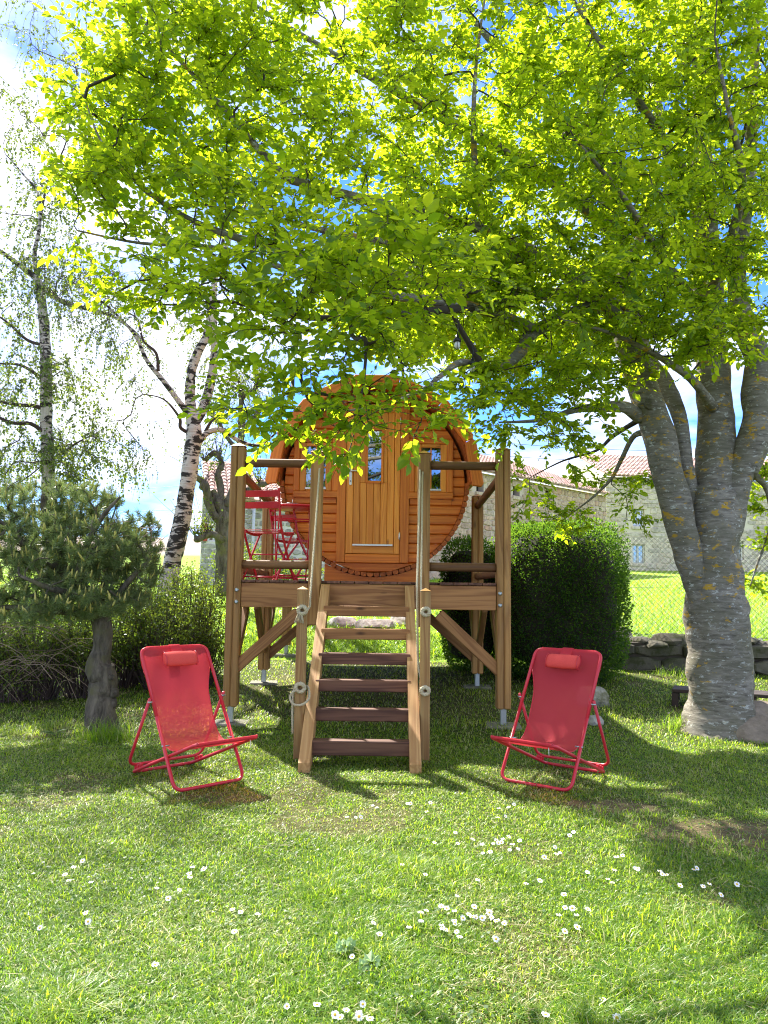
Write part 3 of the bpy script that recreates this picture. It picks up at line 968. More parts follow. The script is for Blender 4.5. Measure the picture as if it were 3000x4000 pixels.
# ------------------------------------------------------------------ growing trees
def grow(limbs, targets, org, step=.15, alpha=.3, rng=None, sway=.35, cap=40000):
    """limbs: list of (points, radii). Each target is joined to the nearest free place of the tree.
    Returns node positions, parents, radii info and the chains."""
    pos = np.zeros((cap, 3)); plen = np.zeros(cap); tang = np.zeros((cap, 3)); lr = np.zeros(cap); par = -np.ones(cap, int)
    n = 0
    for pts, rad in limbs:
        for i, p in enumerate(pts):
            pos[n] = p; lr[n] = rad[i]
            plen[n] = (pts[i] - pts[0]).length * .35
            t = (pts[min(i + 1, len(pts) - 1)] - pts[max(i - 1, 0)]).normalized(); tang[n] = t
            n += 1
    nl = n
    T = np.array(targets, float)
    d0 = np.array([np.min(((pos[:nl] - t) ** 2).sum(1)) for t in T])
    order = np.argsort(d0)
    chains = []
    for oi in order:
        t = T[oi]
        d = np.sqrt(((pos[:n] - t) ** 2).sum(1))
        i = int(np.argmin(d + alpha * plen[:n] + (lr[:n] > .1) * .4))
        dist = d[i]
        k = max(2, int(math.ceil(dist / step)))
        p0 = pos[i]; tg = tang[i]
        c = p0 + tg * dist * sway + np.array((0, 0, .06 * dist)) + (rng.random(3) - .5) * .16 * dist
        ch = [i]
        for j in range(1, k + 1):
            s = j / k
            q = (1 - s) ** 2 * p0 + 2 * s * (1 - s) * c + s * s * t
            if j < k: q = q + (rng.random(3) - .5) * .03 * min(1, dist)
            pos[n] = q; par[n] = ch[-1]; plen[n] = plen[ch[-1]] + dist / k
            tv = q - pos[ch[-1]]; tang[n] = tv / (np.linalg.norm(tv) + 1e-9)
            ch.append(n); n += 1
        chains.append((ch, oi))
    cnt = np.zeros(n)
    for ch, oi in chains: cnt[ch[-1]] += 1
    for i in range(n - 1, nl - 1, -1):
        if par[i] >= nl: cnt[par[i]] += cnt[i]
    return pos[:n], tang[:n], cnt, lr[:n], nl, chains

def chains_mesh(m, pos, cnt, lr, nl, chains, r0, ex, rmin=0.0):
    for ch, oi in chains:
        pts = [V3(pos[i]) for i in ch]
        rad = [r0 * max(cnt[i], 1) ** ex for i in ch]
        rad[0] = rad[1] if ch[0] >= nl else min(rad[1] * 1.25, max(lr[ch[0]], rad[1]))
        rad = [max(r, rmin) for r in rad]
        k = 7 if rad[1] > .025 else (5 if rad[1] > .009 else 3)
        m.tube(pts, rad, k, False)

def leaf_arrays(P, D, N, L, W, fold=.16, curl=.06):
    if len(P) > 20: curl = np.abs(np.random.default_rng(3).normal(size=(len(P), 1))) * .16; fold = np.random.default_rng(4).uniform(.02, .34, (len(P), 1))
    """six-cornered leaf blades, folded along the midrib"""
    D = D / np.linalg.norm(D, axis=1, keepdims=True)
    N = N - D * (N * D).sum(1, keepdims=True); N = N / (np.linalg.norm(N, axis=1, keepdims=True) + 1e-9)
    S = np.cross(D, N)
    L = L[:, None]; W = W[:, None]
    b = P; t = P + D * L - N * L * curl
    r1 = P + D * L * .30 + S * W * .46 + N * W * fold
    r2 = P + D * L * .66 + S * W * .40 + N * (W * fold - L * curl * .4)
    l1 = P + D * L * .30 - S * W * .46 + N * W * fold
    l2 = P + D * L * .66 - S * W * .42 + N * (W * fold - L * curl * .4)
    V = np.stack([b, r1, r2, t, l2, l1], 1).reshape(-1, 3)
    n = len(P); i = np.arange(n)[:, None] * 6
    F = np.concatenate([i + np.array([[0, 1, 2, 3]]), i + np.array([[0, 3, 4, 5]])], 0)
    return V, F
def rhomb_arrays(P, D, N, L, W):
    D = D / np.linalg.norm(D, axis=1, keepdims=True)
    N = N - D * (N * D).sum(1, keepdims=True); N = N / (np.linalg.norm(N, axis=1, keepdims=True) + 1e-9)
    S = np.cross(D, N); L = L[:, None]; W = W[:, None]
    V = np.stack([P, P + D * L * .42 + S * W * .5 + N * W * .1, P + D * L, P + D * L * .42 - S * W * .5 + N * W * .1], 1).reshape(-1, 3)
    F = np.arange(len(P) * 4).reshape(-1, 4)
    return V, F
def unit(a): return a / (np.linalg.norm(a, axis=-1, keepdims=True) + 1e-9)

def ell_points(rng, c, r, n, shell=.0):
    d = unit(rng.normal(size=(n, 3)))
    rad = rng.random(n) ** (1 / 3.0)
    if shell: rad = shell + (1 - shell) * rad
    return np.array(c) + d * rad[:, None] * np.array(r)

# ------------------------------------------------------------------ the beech
rngB = np.random.default_rng(7)
base = at(2806, 2838, 7.82); base.z = gzf(base.x, base.y)
beech = thing('beech_tree', 'big beech with lichen spotted grey trunk and bright spring leaves', 'tree', base)
def limbpx(L, sub=6):
    pts = [at(a, b, c) for a, b, c, r in L]; rad = [r for a, b, c, r in L]
    return smooth_path(pts, sub, rad)
TR = limbpx([(2822, 2900, 7.95, .47), (2820, 2835, 7.95, .385), (2818, 2740, 7.95, .325), (2808, 2550, 7.95, .30), (2790, 2330, 7.95, .292), (2778, 2180, 7.95, .28), (2782, 2060, 7.95, .265), (2795, 1930, 8.0, .245)], 8)
SL = limbpx([(2745, 2360, 7.90, .12), (2706, 2220, 7.85, .142), (2664, 2060, 7.82, .152), (2624, 1900, 7.8, .160), (2572, 1700, 7.78, .166), (2510, 1520, 7.75, .155), (2455, 1330, 7.75, .14), (2440, 1100, 7.85, .13), (2400, 850, 8.0, .11), (2350, 600, 8.1, .09), (2300, 300, 8.2, .07), (2270, 0, 8.3, .045), (2200, -400, 8.3, .02)])
SM2 = limbpx([(2728, 2060, 7.98, .06), (2700, 1930, 7.95, .07), (2678, 1800, 7.98, .075), (2660, 1650, 8.0, .078), (2600, 1500, 8.1, .09), (2520, 1380, 8.3, .08), (2480, 1150, 8.5, .07), (2500, 900, 8.6, .06), (2560, 600, 8.8, .045), (2580, 200, 9, .03)])
SC = limbpx([(2790, 2050, 8.0, .23), (2800, 1850, 8.05, .225), (2798, 1700, 8.1, .19), (2785, 1480, 8.1, .172), (2765, 1200, 8.1, .165), (2755, 950, 8.15, .15), (2738, 650, 8.2, .12), (2735, 350, 8.3, .09), (2720, 0, 8.3, .06), (2700, -500, 8.4, .025)])
SR = limbpx([(2830, 2080, 7.95, .16), (2872, 1900, 7.95, .155), (2925, 1760, 7.9, .15), (2958, 1640, 7.85, .145), (2950, 1540, 7.85, .14), (2960, 1400, 7.8, .13), (2900, 1250, 7.75, .11), (2880, 1050, 7.7, .09), (2920, 750, 7.6, .07), (2940, 400, 7.5, .05), (2960, 0, 7.5, .03)])
SR2 = limbpx([(2900, 1850, 7.95, .15), (3000, 1640, 8.0, .13), (3100, 1400, 8.1, .11), (3250, 1000, 8.3, .08), (3350, 500, 8.4, .05)])
LIMBS = [TR, SL, SM2, SC, SR, SR2]
BR = [
 # low limb that carries the lamps and leans out over the cabin
 [(2455, 1060, 7.8, .10), (2360, 1180, 7.6, .085), (2230, 1230, 7.4, .075), (2080, 1300, 7.1, .062), (2030, 1380, 6.9, .056), (1960, 1430, 6.7, .05), (1880, 1440, 6.5, .046), (1800, 1415, 6.3, .03), (1720, 1470, 6.1, .022), (1660, 1515, 5.8, .016), (1560, 1560, 5.4, .012), (1400, 1600, 5.1, .008), (1250, 1600, 4.9, .005)],
 [(1885, 1440, 6.5, .04), (1850, 1370, 6.4, .03), (1790, 1270, 6.2, .022), (1740, 1170, 6, .015), (1640, 1060, 5.8, .009)],
 # stub to the left of the trunk
 [(2500, 1630, 7.75, .075), (2440, 1590, 7.6, .06), (2360, 1590, 7.45, .055), (2250, 1600, 7.2, .03), (2120, 1640, 6.9, .018), (1950, 1650, 6.6, .008)],
 [(2440, 1190, 7.7, .09), (2250, 1080, 7.4, .075), (2050, 1010, 7.1, .065), (1830, 990, 6.8, .05), (1600, 960, 6.4, .04), (1350, 920, 6.0, .03), (1100, 860, 5.8, .018), (800, 800, 5.5, .009)],
 [(2440, 1260, 7.7, .085), (2200, 1060, 7.2, .07), (1900, 900, 6.8, .058), (1500, 800, 6.3, .045), (1200, 720, 6.1, .035), (1115, 690, 6.0, .032), (1000, 570, 5.9, .028), (770, 308, 5.8, .018), (576, 100, 5.7, .010), (480, -60, 5.7, .005)],
 [(2430, 1150, 7.8, .08), (2150, 1150, 7.2, .06), (1850, 1130, 6.6, .05), (1450, 1050, 6.0, .04), (1000, 950, 5.6, .030), (692, 830, 5.4, .020), (430, 607, 5.3, .010), (330, 384, 5.3, .005)],
 [(2100, 1290, 7.1, .05), (1850, 1200, 6.5, .045), (1500, 1150, 6.0, .036), (1150, 1060, 5.6, .026), (850, 970, 5.4, .018), (550, 950, 5.3, .010), (300, 900, 5.2, .005)],
 [(1850, 1200, 6.5, .04), (1500, 1230, 5.8, .03), (1200, 1240, 5.5, .022), (900, 1180, 5.3, .014), (650, 1190, 5.2, .007), (430, 1150, 5.2, .004)],
 [(2390, 900, 8.0, .085), (2100, 660, 7.4, .065), (1800, 500, 7.0, .05), (1500, 330, 6.6, .036), (1250, 180, 6.4, .025), (1000, 20, 6.3, .014), (850, -150, 6.3, .008)],
 [(2350, 650, 8.1, .07), (2150, 420, 7.7, .05), (1950, 200, 7.4, .036), (1750, -50, 7.2, .022), (1500, -400, 7, .01)],
 [(2745, 800, 8.15, .07), (2600, 560, 7.6, .05), (2450, 330, 7.1, .035), (2300, 100, 6.8, .02), (2150, -150, 6.6, .01)],
 [(2760, 1250, 8.1, .08), (2650, 1100, 7.4, .05), (2550, 950, 6.8, .035), (2420, 750, 6.4, .022), (2250, 550, 6.1, .012)],
 [(2762, 1150, 8.1, .07), (2850, 950, 7.4, .05), (2900, 700, 6.8, .035), (2850, 450, 6.4, .02), (2800, 200, 6.2, .01)],
 [(2790, 1600, 8.0, .06), (2700, 1480, 7.3, .04), (2550, 1380, 6.8, .026), (2380, 1300, 6.5, .015), (2200, 1250, 6.3, .008)],
 [(1950, 1000, 7.0, .05), (1880, 800, 6.7, .036), (1850, 550, 6.5, .026), (1860, 250, 6.4, .016), (1900, -50, 6.4, .008)],
 # drooping shoots between the hedge and the trunk
 [(2555, 1690, 7.85, .045), (2480, 1700, 8.0, .03), (2430, 1790, 8.1, .024), (2390, 1867, 8.2, .019), (2330, 1930, 8.3, .014), (2277, 1973, 8.4, .009), (2200, 2030, 8.5, .005)],
 [(2530, 1620, 7.9, .035), (2400, 1700, 8.2, .022), (2330, 1760, 8.3, .016), (2200, 1800, 8.4, .01), (2080, 1860, 8.5, .005)],
 [(2900, 1830, 7.9, .045), (2990, 1900, 8.2, .03), (3010, 2050, 8.3, .02), (2960, 2200, 8.4, .012), (2930, 2290, 8.4, .006)],
]
BR = [limbpx(b, 5) for b in BR]
# crown volume as clumps: photo pixel, depth, half sizes in metres, weight
CL = []
def cl(px, py, Y, rx, ry, rz, w=1.0):
    if px < 1700 and py > 880: Y = min(Y, 3.29 / (1 - .000283 * (2300 - py)))
    w = w * (.54 if px < 1700 else .80)
    if px < 560 and py < 1300: px += 95
    CL.append((np.array(at(px, py, Y)), (rx, ry, rz), w))
for a in [(330, 330, 5.5, .45, .5, .5, .8), (300, 640, 5.4, .45, .5, .45, .9), (430, 900, 5.3, .55, .6, .4, 1), (520, 170, 5.7, .6, .6, .55, 1.1), (400, 480, 5.5, .4, .5, .4, .8),
          (720, 420, 5.7, .7, .8, .6, 1.25), (700, 790, 5.6, .7, .7, .5, 1.15), (740, 1090, 5.4, .7, .6, .32, 1.25), (470, 1150, 5.3, .36, .4, .2, .7), (780, 80, 5.9, .8, .7, .5, 1.2),
          (1020, 220, 6.0, .8, .8, .6, 1.2), (1060, 600, 5.9, .8, .8, .6, 1.2), (1080, 930, 5.7, .8, .8, .5, 1.2), (1120, 1230, 5.5, .75, .7, .30, 1.4),
          (1400, 120, 6.2, .9, .9, .6, 1.1), (1430, 480, 6.1, .9, .8, .6, 1.1), (1460, 830, 6.0, .9, .8, .55, 1.2), (1500, 1130, 5.8, .9, .8, .38, 1.3),
          (1000, 1340, 5.2, .45, .5, .20, 1.2), (1250, 1370, 5.1, .5, .5, .22, 1.3), (1560, 1330, 5.9, .6, .6, .26, 1.0),
          (1800, 150, 6.6, .9, .9, .7, .9), (1850, 550, 6.6, .9, .9, .7, .9), (1850, 900, 6.6, .9, .9, .55, 1.0), (1900, 1180, 6.6, .8, .8, .36, .9),
          (2200, 150, 7.0, .9, 1.1, .8, .9), (2200, 520, 7.0, .8, 1., .7, .9), (2200, 870, 7.0, .8, .9, .55, .9), (2200, 1180, 6.9, .8, .9, .45, 1),
          (2560, 150, 7.2, .9, 1.2, .8, .9), (2560, 560, 7.2, .8, 1.1, .75, .9), (2560, 950, 7.1, .8, 1., .6, .9), (2500, 1290, 7.0, .7, .8, .36, 1),
          (2860, 150, 7.2, .9, 1.2, .8, .9), (2880, 560, 7.2, .8, 1.1, .75, .9), (2880, 950, 7.2, .8, 1., .6, .9), (2860, 1280, 7.1, .7, .8, .35, .8),
          (2400, 600, 6.0, .7, .5, .5, .5), (2700, 820, 6.0, .7, .5, .5, .5), (2330, 1130, 6.0, .6, .5, .35, .6), (2680, 1230, 6.2, .6, .45, .3, .7), (2860, 1380, 6.4, .4, .4, .18, .5),
          # lower right, between cabin and trunk
          (1950, 1490, 6.5, .5, .5, .20, .8), (2170, 1530, 6.7, .5, .6, .26, 1), (2040, 1660, 6.5, .42, .4, .17, .9), (2270, 1700, 7.0, .35, .4, .16, .7), (1870, 1600, 6.3, .35, .4, .15, .6), (2360, 1470, 7, .4, .5, .2, .8),
          # drooping bits
          (2230, 2000, 8.4, .28, .25, .10, .5), (2120, 1990, 8.5, .3, .2, .10, .45), (2080, 1860, 8.5, .25, .2, .12, .35), (2420, 1880, 8.2, .3, .25, .2, .45), (2480, 2020, 8.2, .16, .2, .10, .22), (2300, 1880, 8.3, .25, .2, .12, .35), (2200, 2080, 8.5, .28, .2, .08, .4),
          (2950, 1880, 8.2, .22, .3, .25, .7), (2970, 2060, 8.4, .18, .25, .22, .6), (2960, 2240, 8.4, .16, .2, .16, .5), (2900, 1760, 8.3, .3, .3, .12, .5),
          # crown above and behind the frame
          (600, -350, 6.4, .9, .9, .6, .7), (1200, -400, 6.9, 1.1, 1., .7, .7), (1800, -450, 7.4, 1.2, 1.2, .8, .6), (2400, -500, 8.0, 1.3, 1.3, .9, .6), (2950, -400, 8.0, 1.2, 1.3, .9, .6),
          (2550, 400, 10.0, 1.3, 1., 1.4, .5), (2050, 500, 9.4, 1.1, .9, 1.1, .45), (2900, 900, 10, 1.1, 1., 1.2, .5), (3300, 500, 8, 1., 1.2, 1.3, .6), (3350, 1250, 8, .8, 1., .9, .6), (2300, 1350, 9.2, .9, .7, .6, .5), (1700, 900, 8.6, .9, .8, .8, .35), (1225, 1137, 9.3, .7, .6, .5, .7), (1500, 1190, 9.9, .8, .7, .55, .9), (1800, 1120, 10.1, .8, .7, .6, .9), (2100, 1150, 10.6, .8, .7, .6, .8), (2000, 1340, 9.6, .6, .6, .35, .6), (2350, 1200, 10.5, .8, .7, .6, .8),  # later ones added over the cabin to shade the right deckchair and lawn
          ]: cl(*a)
for c_, r_, w_ in [((0, 8.0, 4.5), (.55, .5, .4), 1.5), ((.6, 8.6, 4.55), (.6, .5, .4), 1.5), ((-.25, 7.3, 4.5), (.4, .4, .35), 1.3), ((.4, 7.5, 4.6), (.5, .4, .35), 1.4), ((1.2, 8.2, 4.8), (.6, .5, .4), 1.3), ((.9, 7.0, 4.3), (.5, .4, .3), 1.0), ((.3, 10.2, 4.9), (.6, .6, .35), 2.2), ((1.3, 10.4, 4.75), (.6, .6, .4), 2.2), ((2.0, 10.0, 4.45), (.6, .6, .4), 1.6), ((-.5, 9.4, 4.85), (.5, .4, .35), 1.3), ((.7, 9.5, 4.7), (.5, .4, .3), 1.5), ((2.6, 9.6, 4.6), (.6, .6, .4), 1.5)]:
    CL.append((np.array(c_), r_, w_))  # extra clumps, added to throw shade on the right of the lawn
def keeps_lawn_sunny(p, rng):
    """the photo's lawn is sunlit: few leaves hang where their shade would fall on it"""
    gx = p[0] + .45 * p[2]; gy = p[1] - .85 * p[2]
    lit = (2.2 < gy < 6.2) and (gx < .62 + (6.2 - gy) * .34)
    if lit and gy > 2.7: return rng.random() < .05
    if lit: return rng.random() < .05
    return True
tg = []
for c, r, w in CL:
    vol = (r[0] * r[1] * r[2]) ** .72
    n = int(150 * w * vol) + 3
    for p in ell_points(rngB, c, r, n):
        if p[1] > 2.5 and keeps_lawn_sunny(p, rngB): tg.append(p)
# the sprays that hang in front of the barrel
for px, py in [(880, 1590), (900, 1620), (980, 1660), (1010, 1600), (1080, 1690), (1090, 1600), (1180, 1620), (1170, 1700), (1230, 1560), (1290, 1690), (1200, 1735), (1110, 1725), (1040, 1735), (1370, 1760), (1340, 1800), (1330, 1700), (1400, 1650), (1440, 1600), (1500, 1560), (1510, 1690), (1450, 1700), (1580, 1500), (1640, 1535),
               (1700, 1610), (1745, 1680), (1640, 1700), (1620, 1735), (1660, 1640), (1390, 1590), (1300, 1560), (1420, 1530), (1480, 1490), (1150, 1540), (1000, 1530), (920, 1540), (860, 1500), (1330, 1480), (1240, 1480), (1600, 1450), (1500, 1620), (1360, 1630), (1250, 1640), (1430, 1670), (1550, 1560)]:
    Y = 4.2 + rngB.uniform(-.15, .2)
    tg.append(np.array(at(px + rngB.uniform(-12, 12), py - 20 + rngB.uniform(-12, 12), Y)))
tg = np.array(tg)
pos, tang, cnt, lr, nl, chains = grow(LIMBS[1:] + BR, tg, base, .16, .28, rngB)
# woody parts
m = MB(base); m.tube(TR[0], TR[1], 30, True, 0, .16)
m.build('trunk', M['beechbark'], beech)
for lm, rd in (SL, SM2, SC, SR, SR2):
    m = MB(base); m.tube(lm, rd, 18, True, 0, .14); m.build('limb', M['beechbark'], beech)
for lm, rd in BR:
    m = MB(base); m.tube(lm, rd, 9, True, 0, .12); m.build('branch', M['beechbark'] if rd[0] > .04 else M['twig'], beech)
# a healed knot on the left stem
kp = at(2545, 1572, 7.58)
m = MB(base)
for k in range(3): m.tube([kp + V3((0, .03 - .012 * k, 0)), kp + V3((0, -.012 * k - .004, 0))], .066 - .018 * k, 14, True, 0, .1)
m.build('knot', M['beechbark'], beech)
m = MB(base); chains_mesh(m, pos, cnt, lr, nl, chains, .0027, .48)
# sprays of leaves
P = []; D = []; Nn = []; Ls = []; Va = []; tw = []
for ch, oi in chains:
    tip = pos[ch[-1]]; dr = tang[ch[-1]]
    infront = tip[1] < 4.7 and tip[2] < 2.7
    ns = 6 if not infront else (4 if tip[0] < -.2 else 3)
    for s in range(ns):
        if s == 0: o0 = tip
        else:
            j = rngB.integers(max(1, len(ch) - 4), len(ch)); o0 = pos[ch[j]]
        d = dr + rngB.normal(size=3) * (.25 if s == 0 else .75); d[2] = d[2] * .55 - (.02 if not infront else .12); d = d / np.linalg.norm(d)
        nrm = np.array((0, 0, 1.0)) + rngB.normal(size=3) * .30
        nrm -= d * nrm.dot(d); nrm /= np.linalg.norm(nrm); sd = np.cross(d, nrm)
        Lt = rngB.uniform(.13, .27); nlv = int(rngB.integers(6, 10))
        tipp = o0 + d * Lt - np.array((0, 0, .02))
        tw.append((o0, o0 + d * Lt * .5, tipp))
        vv = rngB.random()
        sc = float(np.clip(rngB.normal(1.0, .20), .55, 1.4))
        for k in range(nlv):
            f = (k + .6) / nlv; q = o0 + d * Lt * f
            sgn = 1 if k % 2 else -1
            if k == nlv - 1: ld = d
            else: ld = d * .62 + sd * sgn * .8 
            ld = ld + rngB.normal(size=3) * .22; ld[2] -= .14
            ln = nrm + rngB.normal(size=3) * .42
            P.append(q); D.append(ld); Nn.append(ln); Ls.append(sc * rngB.uniform(.044, .074) * (.8 + .3 * f)); Va.append((vv * .55 + rngB.random() * .44))
P = np.array(P); D = unit(np.array(D)); Nn = np.array(Nn); Ls = np.array(Ls); Va = np.array(Va)
ok = np.array([keeps_lawn_sunny(p, rngB) or (p[1] < 4.7 and p[2] < 2.7) for p in P])
P = P[ok]; D = D[ok]; Nn = Nn[ok]; Ls = Ls[ok]; Va = Va[ok]
for a, b, c in tw:
    m.tube([a, b, c], [.0022, .0016, .0008], 3, False)
m.build('twigs', M['twig'], beech, kind='stuff')
# the 300 leaves that show largest are parts, one by one
C_ = np.array(CAM); rel = P - C_
zc = rel @ np.array(fwd); xc = rel @ np.array(camr) / zc * FPX; yc = -(rel @ np.array(camu)) / zc * FPX
infr = (zc > .5) & (np.abs(xc) < 1480) & (np.abs(yc) < 1980)
view = unit(rel); NN = unit(Nn - D * (Nn * D).sum(1, keepdims=True))
shows = Ls / zc * np.sqrt(np.abs((NN * view).sum(1)) + .05) * infr
idx = np.argsort(-shows)[:300]
big = np.zeros(len(P), bool); big[idx] = True
V, F = leaf_arrays(P[~big] - np.array(base), D[~big], Nn[~big], Ls[~big], Ls[~big] * .60)
link('foliage', np_mesh('foliage', V, [F], {'var': np.repeat(Va[~big], 6)}), M['beechleaf'], beech, kind='stuff')
V, F = leaf_arrays(np.zeros((1, 3)), np.array([[1., 0, 0]]), np.array([[0, 0, 1.]]), np.array([1.]), np.array([.60]))
lme = np_mesh('leaf', V, [F], {'var': np.zeros(6)}); lme.materials.append(M['beechleaf'])
for i in idx:
    d = V3(D[i]); nn = V3(Nn[i]); nn = (nn - d * nn.dot(d)).normalized()
    T = Matrix((d, nn.cross(d), nn)).transposed().to_4x4() @ Matrix.Scale(Ls[i], 4); T.translation = V3(P[i]) - base
    link('leaf', lme, M['beechleaf'], beech, T)
print('beech leaves', len(P), 'targets', len(tg))

# lamps hung in the beech
for i, (px, py, Y, lab) in enumerate([(1786, 1335, 6.15, 'upper black capped lantern bulb hanging in the beech above the cabin'), (1845, 1425, 6.3, 'lower black capped lantern bulb hanging beside the bent beech limb')]):
    c = at(px, py, Y); la = thing('hanging_lamp', lab, 'lamp', c, 0, 'lantern bulbs hung in the beech')
    m = MB(); m.lathe([(0, .058), (.012, .056), (.018, .03), (.032, .02), (.034, .0), (.02, -.004), (0, -.006)], (0, 0, 0), 14); m.build('cap', M['black'], la)
    m = MB(); m.lathe([(.018, .0), (.024, -.02), (.022, -.045), (.012, -.058), (0, -.062)], (0, 0, 0), 14); m.build('bulb', M['cloudy'], la)
    m = MB()
    for k in range(4):
        a = k * pi / 2; m.tube([(.03 * cos(a), .03 * sin(a), .0), (.029 * cos(a), .029 * sin(a), -.045), (0, 0, -.068)], .0018, 4, False)
    m.build('cage', M['black'], la)
    m = MB(); m.tube([(0, 0, .056), (.01, 0, .11), (0, .01, .17)], .004, 5); m.build('cord', M['cable'], la)

# ------------------------------------------------------------------ birches
def birch(label, name, trunk, branches, clumps, seed, leaf=.030, nt=1.0, hang=.45, barky=.05):
    rng = np.random.default_rng(seed)
    T0 = limbpx(trunk, 6); B = [limbpx(b, 5) for b in branches]
    b0 = T0[0][0].copy()
    tree = thing(name, label, 'tree', b0, 0)
    m = MB(b0); m.tube(T0[0], T0[1], 20, True, 0, .16); m.build('trunk', M['birchbark'], tree)
    for p, r in B:
        m = MB(b0); m.tube(p, r, 8, True, 0, .1); m.build('branch', M['birchbark'] if r[0] > barky else M['birchtwig'], tree)
    tgt = []
    for px, py, Y, rx, ry, rz, w in clumps:
        tgt.append(ell_points(rng, at(px, py, Y), (rx, ry, rz), int(46 * w * nt * (rx * ry * rz) ** .6) + 4))
    tgt = np.concatenate(tgt); tgt = tgt[[bool(keeps_lawn_sunny(p, rng) or rng.random() < .25) for p in tgt]]
    pos, tang, cnt, lr, nl, chains = grow([T0] + B, tgt, b0, .28, .25, rng)
    m = MB(b0); chains_mesh(m, pos, cnt, lr, nl, chains, .0032, .5)
    P = []; D = []; Nn = []; L = []; Va = []
    for ch, oi in chains:
        tip = pos[ch[-1]]; dr = tang[ch[-1]]
        for s in range(5):
            j = rng.integers(max(1, len(ch) - 5), len(ch)); o0 = pos[ch[j]]
            d = dr * .5 + rng.normal(size=3) * .5; d[2] = -.1; d /= np.linalg.norm(d)
            ln = rng.uniform(.6, 1.3) * hang
            pts = []
            for k in range(6):
                f = k / 5
                pts.append(o0 + d * ln * (f - .45 * f * f) + np.array((0, 0, -ln * .95 * f * f)) + rng.normal(size=3) * .012)
            m.tube(pts, [.003, .0028, .0025, .002, .0017, .0012], 3, False)
            v0 = rng.random()
            for k in range(int(7 + rng.integers(0, 5))):
                f = rng.uniform(.15, 1.0) * 5; a = min(int(f), 4); q = pts[a] + (pts[a + 1] - pts[a]) * (f - a)
                ld = rng.normal(size=3) * .6; ld[2] -= .8
                P.append(q); D.append(ld); Nn.append(rng.normal(size=3)); L.append(leaf * rng.uniform(.7, 1.3)); Va.append(v0 * .5 + rng.random() * .49)
    m.build('twigs', M['birchtwig'], tree, kind='stuff')
    P = np.array(P); L = np.array(L)
    V, F = rhomb_arrays(P - np.array(b0), np.array(D), np.array(Nn), L, L * .78)
    link('foliage', np_mesh('foliage', V, [F], {'var': np.repeat(np.array(Va), 4)}), M['birchleaf'], tree, kind='stuff')
    print(name, len(P))
    return tree
birch('leaning birch with black banded white trunk forking beside the cabin', 'birch_tree',
      [(640, 2480, 12.4, .17), (655, 2300, 12.4, .155), (672, 2200, 12.4, .148), (705, 2060, 12.4, .135), (728, 1930, 12.4, .13), (746, 1800, 12.4, .13), (758, 1700, 12.4, .125), (752, 1640, 12.4, .11), (742, 1560, 12.4, .085), (748, 1450, 12.4, .08), (775, 1370, 12.4, .075), (810, 1300, 12.4, .06), (830, 1150, 12.4, .045), (870, 950, 12.5, .03), (900, 700, 12.6, .016)],
      [[(760, 1650, 12.4, .09), (800, 1580, 12.5, .085), (825, 1480, 12.6, .08), (838, 1380, 12.6, .07), (835, 1240, 12.7, .06), (850, 1050, 12.8, .045), (960, 800, 13, .025)],
       [(742, 1625, 12.4, .06), (700, 1570, 12.3, .05), (640, 1490, 12.2, .044), (575, 1410, 12.1, .036), (520, 1300, 12, .026), (400, 1180, 11.9, .016), (250, 1080, 11.8, .008)],
       [(768, 1740, 12.4, .06), (810, 1690, 12.5, .05), (870, 1680, 12.6, .045), (930, 1720, 12.7, .036), (1010, 1740, 12.8, .026), (1080, 1690, 12.9, .014)],
       [(735, 1690, 12.4, .035), (705, 1670, 12.3, .03), (700, 1630, 12.2, .022), (640, 1560, 12, .014), (560, 1540, 11.9, .008)],
       [(618, 1450, 12.1, .03), (610, 1380, 12.0, .024), (560, 1330, 11.9, .02), (530, 1240, 11.8, .013), (440, 1200, 11.7, .007)],
       [(800, 1690, 12.5, .03), (830, 1640, 12.4, .022), (880, 1600, 12.3, .015), (940, 1620, 12.2, .008)]],
      [(500, 1200, 12, 1.2, 1, .7, .7), (330, 1120, 11.8, .9, .8, .7, .7), (600, 1500, 12, .5, .6, .5, .30), (700, 1000, 12.4, 1.3, 1, .9, .6), (880, 800, 12.8, 1.3, 1., 1., .6), (800, 1350, 12.6, .9, .8, .7, .4), (500, 1640, 11.9, .5, .5, .35, .22), (880, 1620, 12.5, .4, .4, .3, .35), (960, 1500, 12.6, .5, .5, .4, .3), (520, 1750, 11.9, .45, .4, .3, .15)], 3, .036)
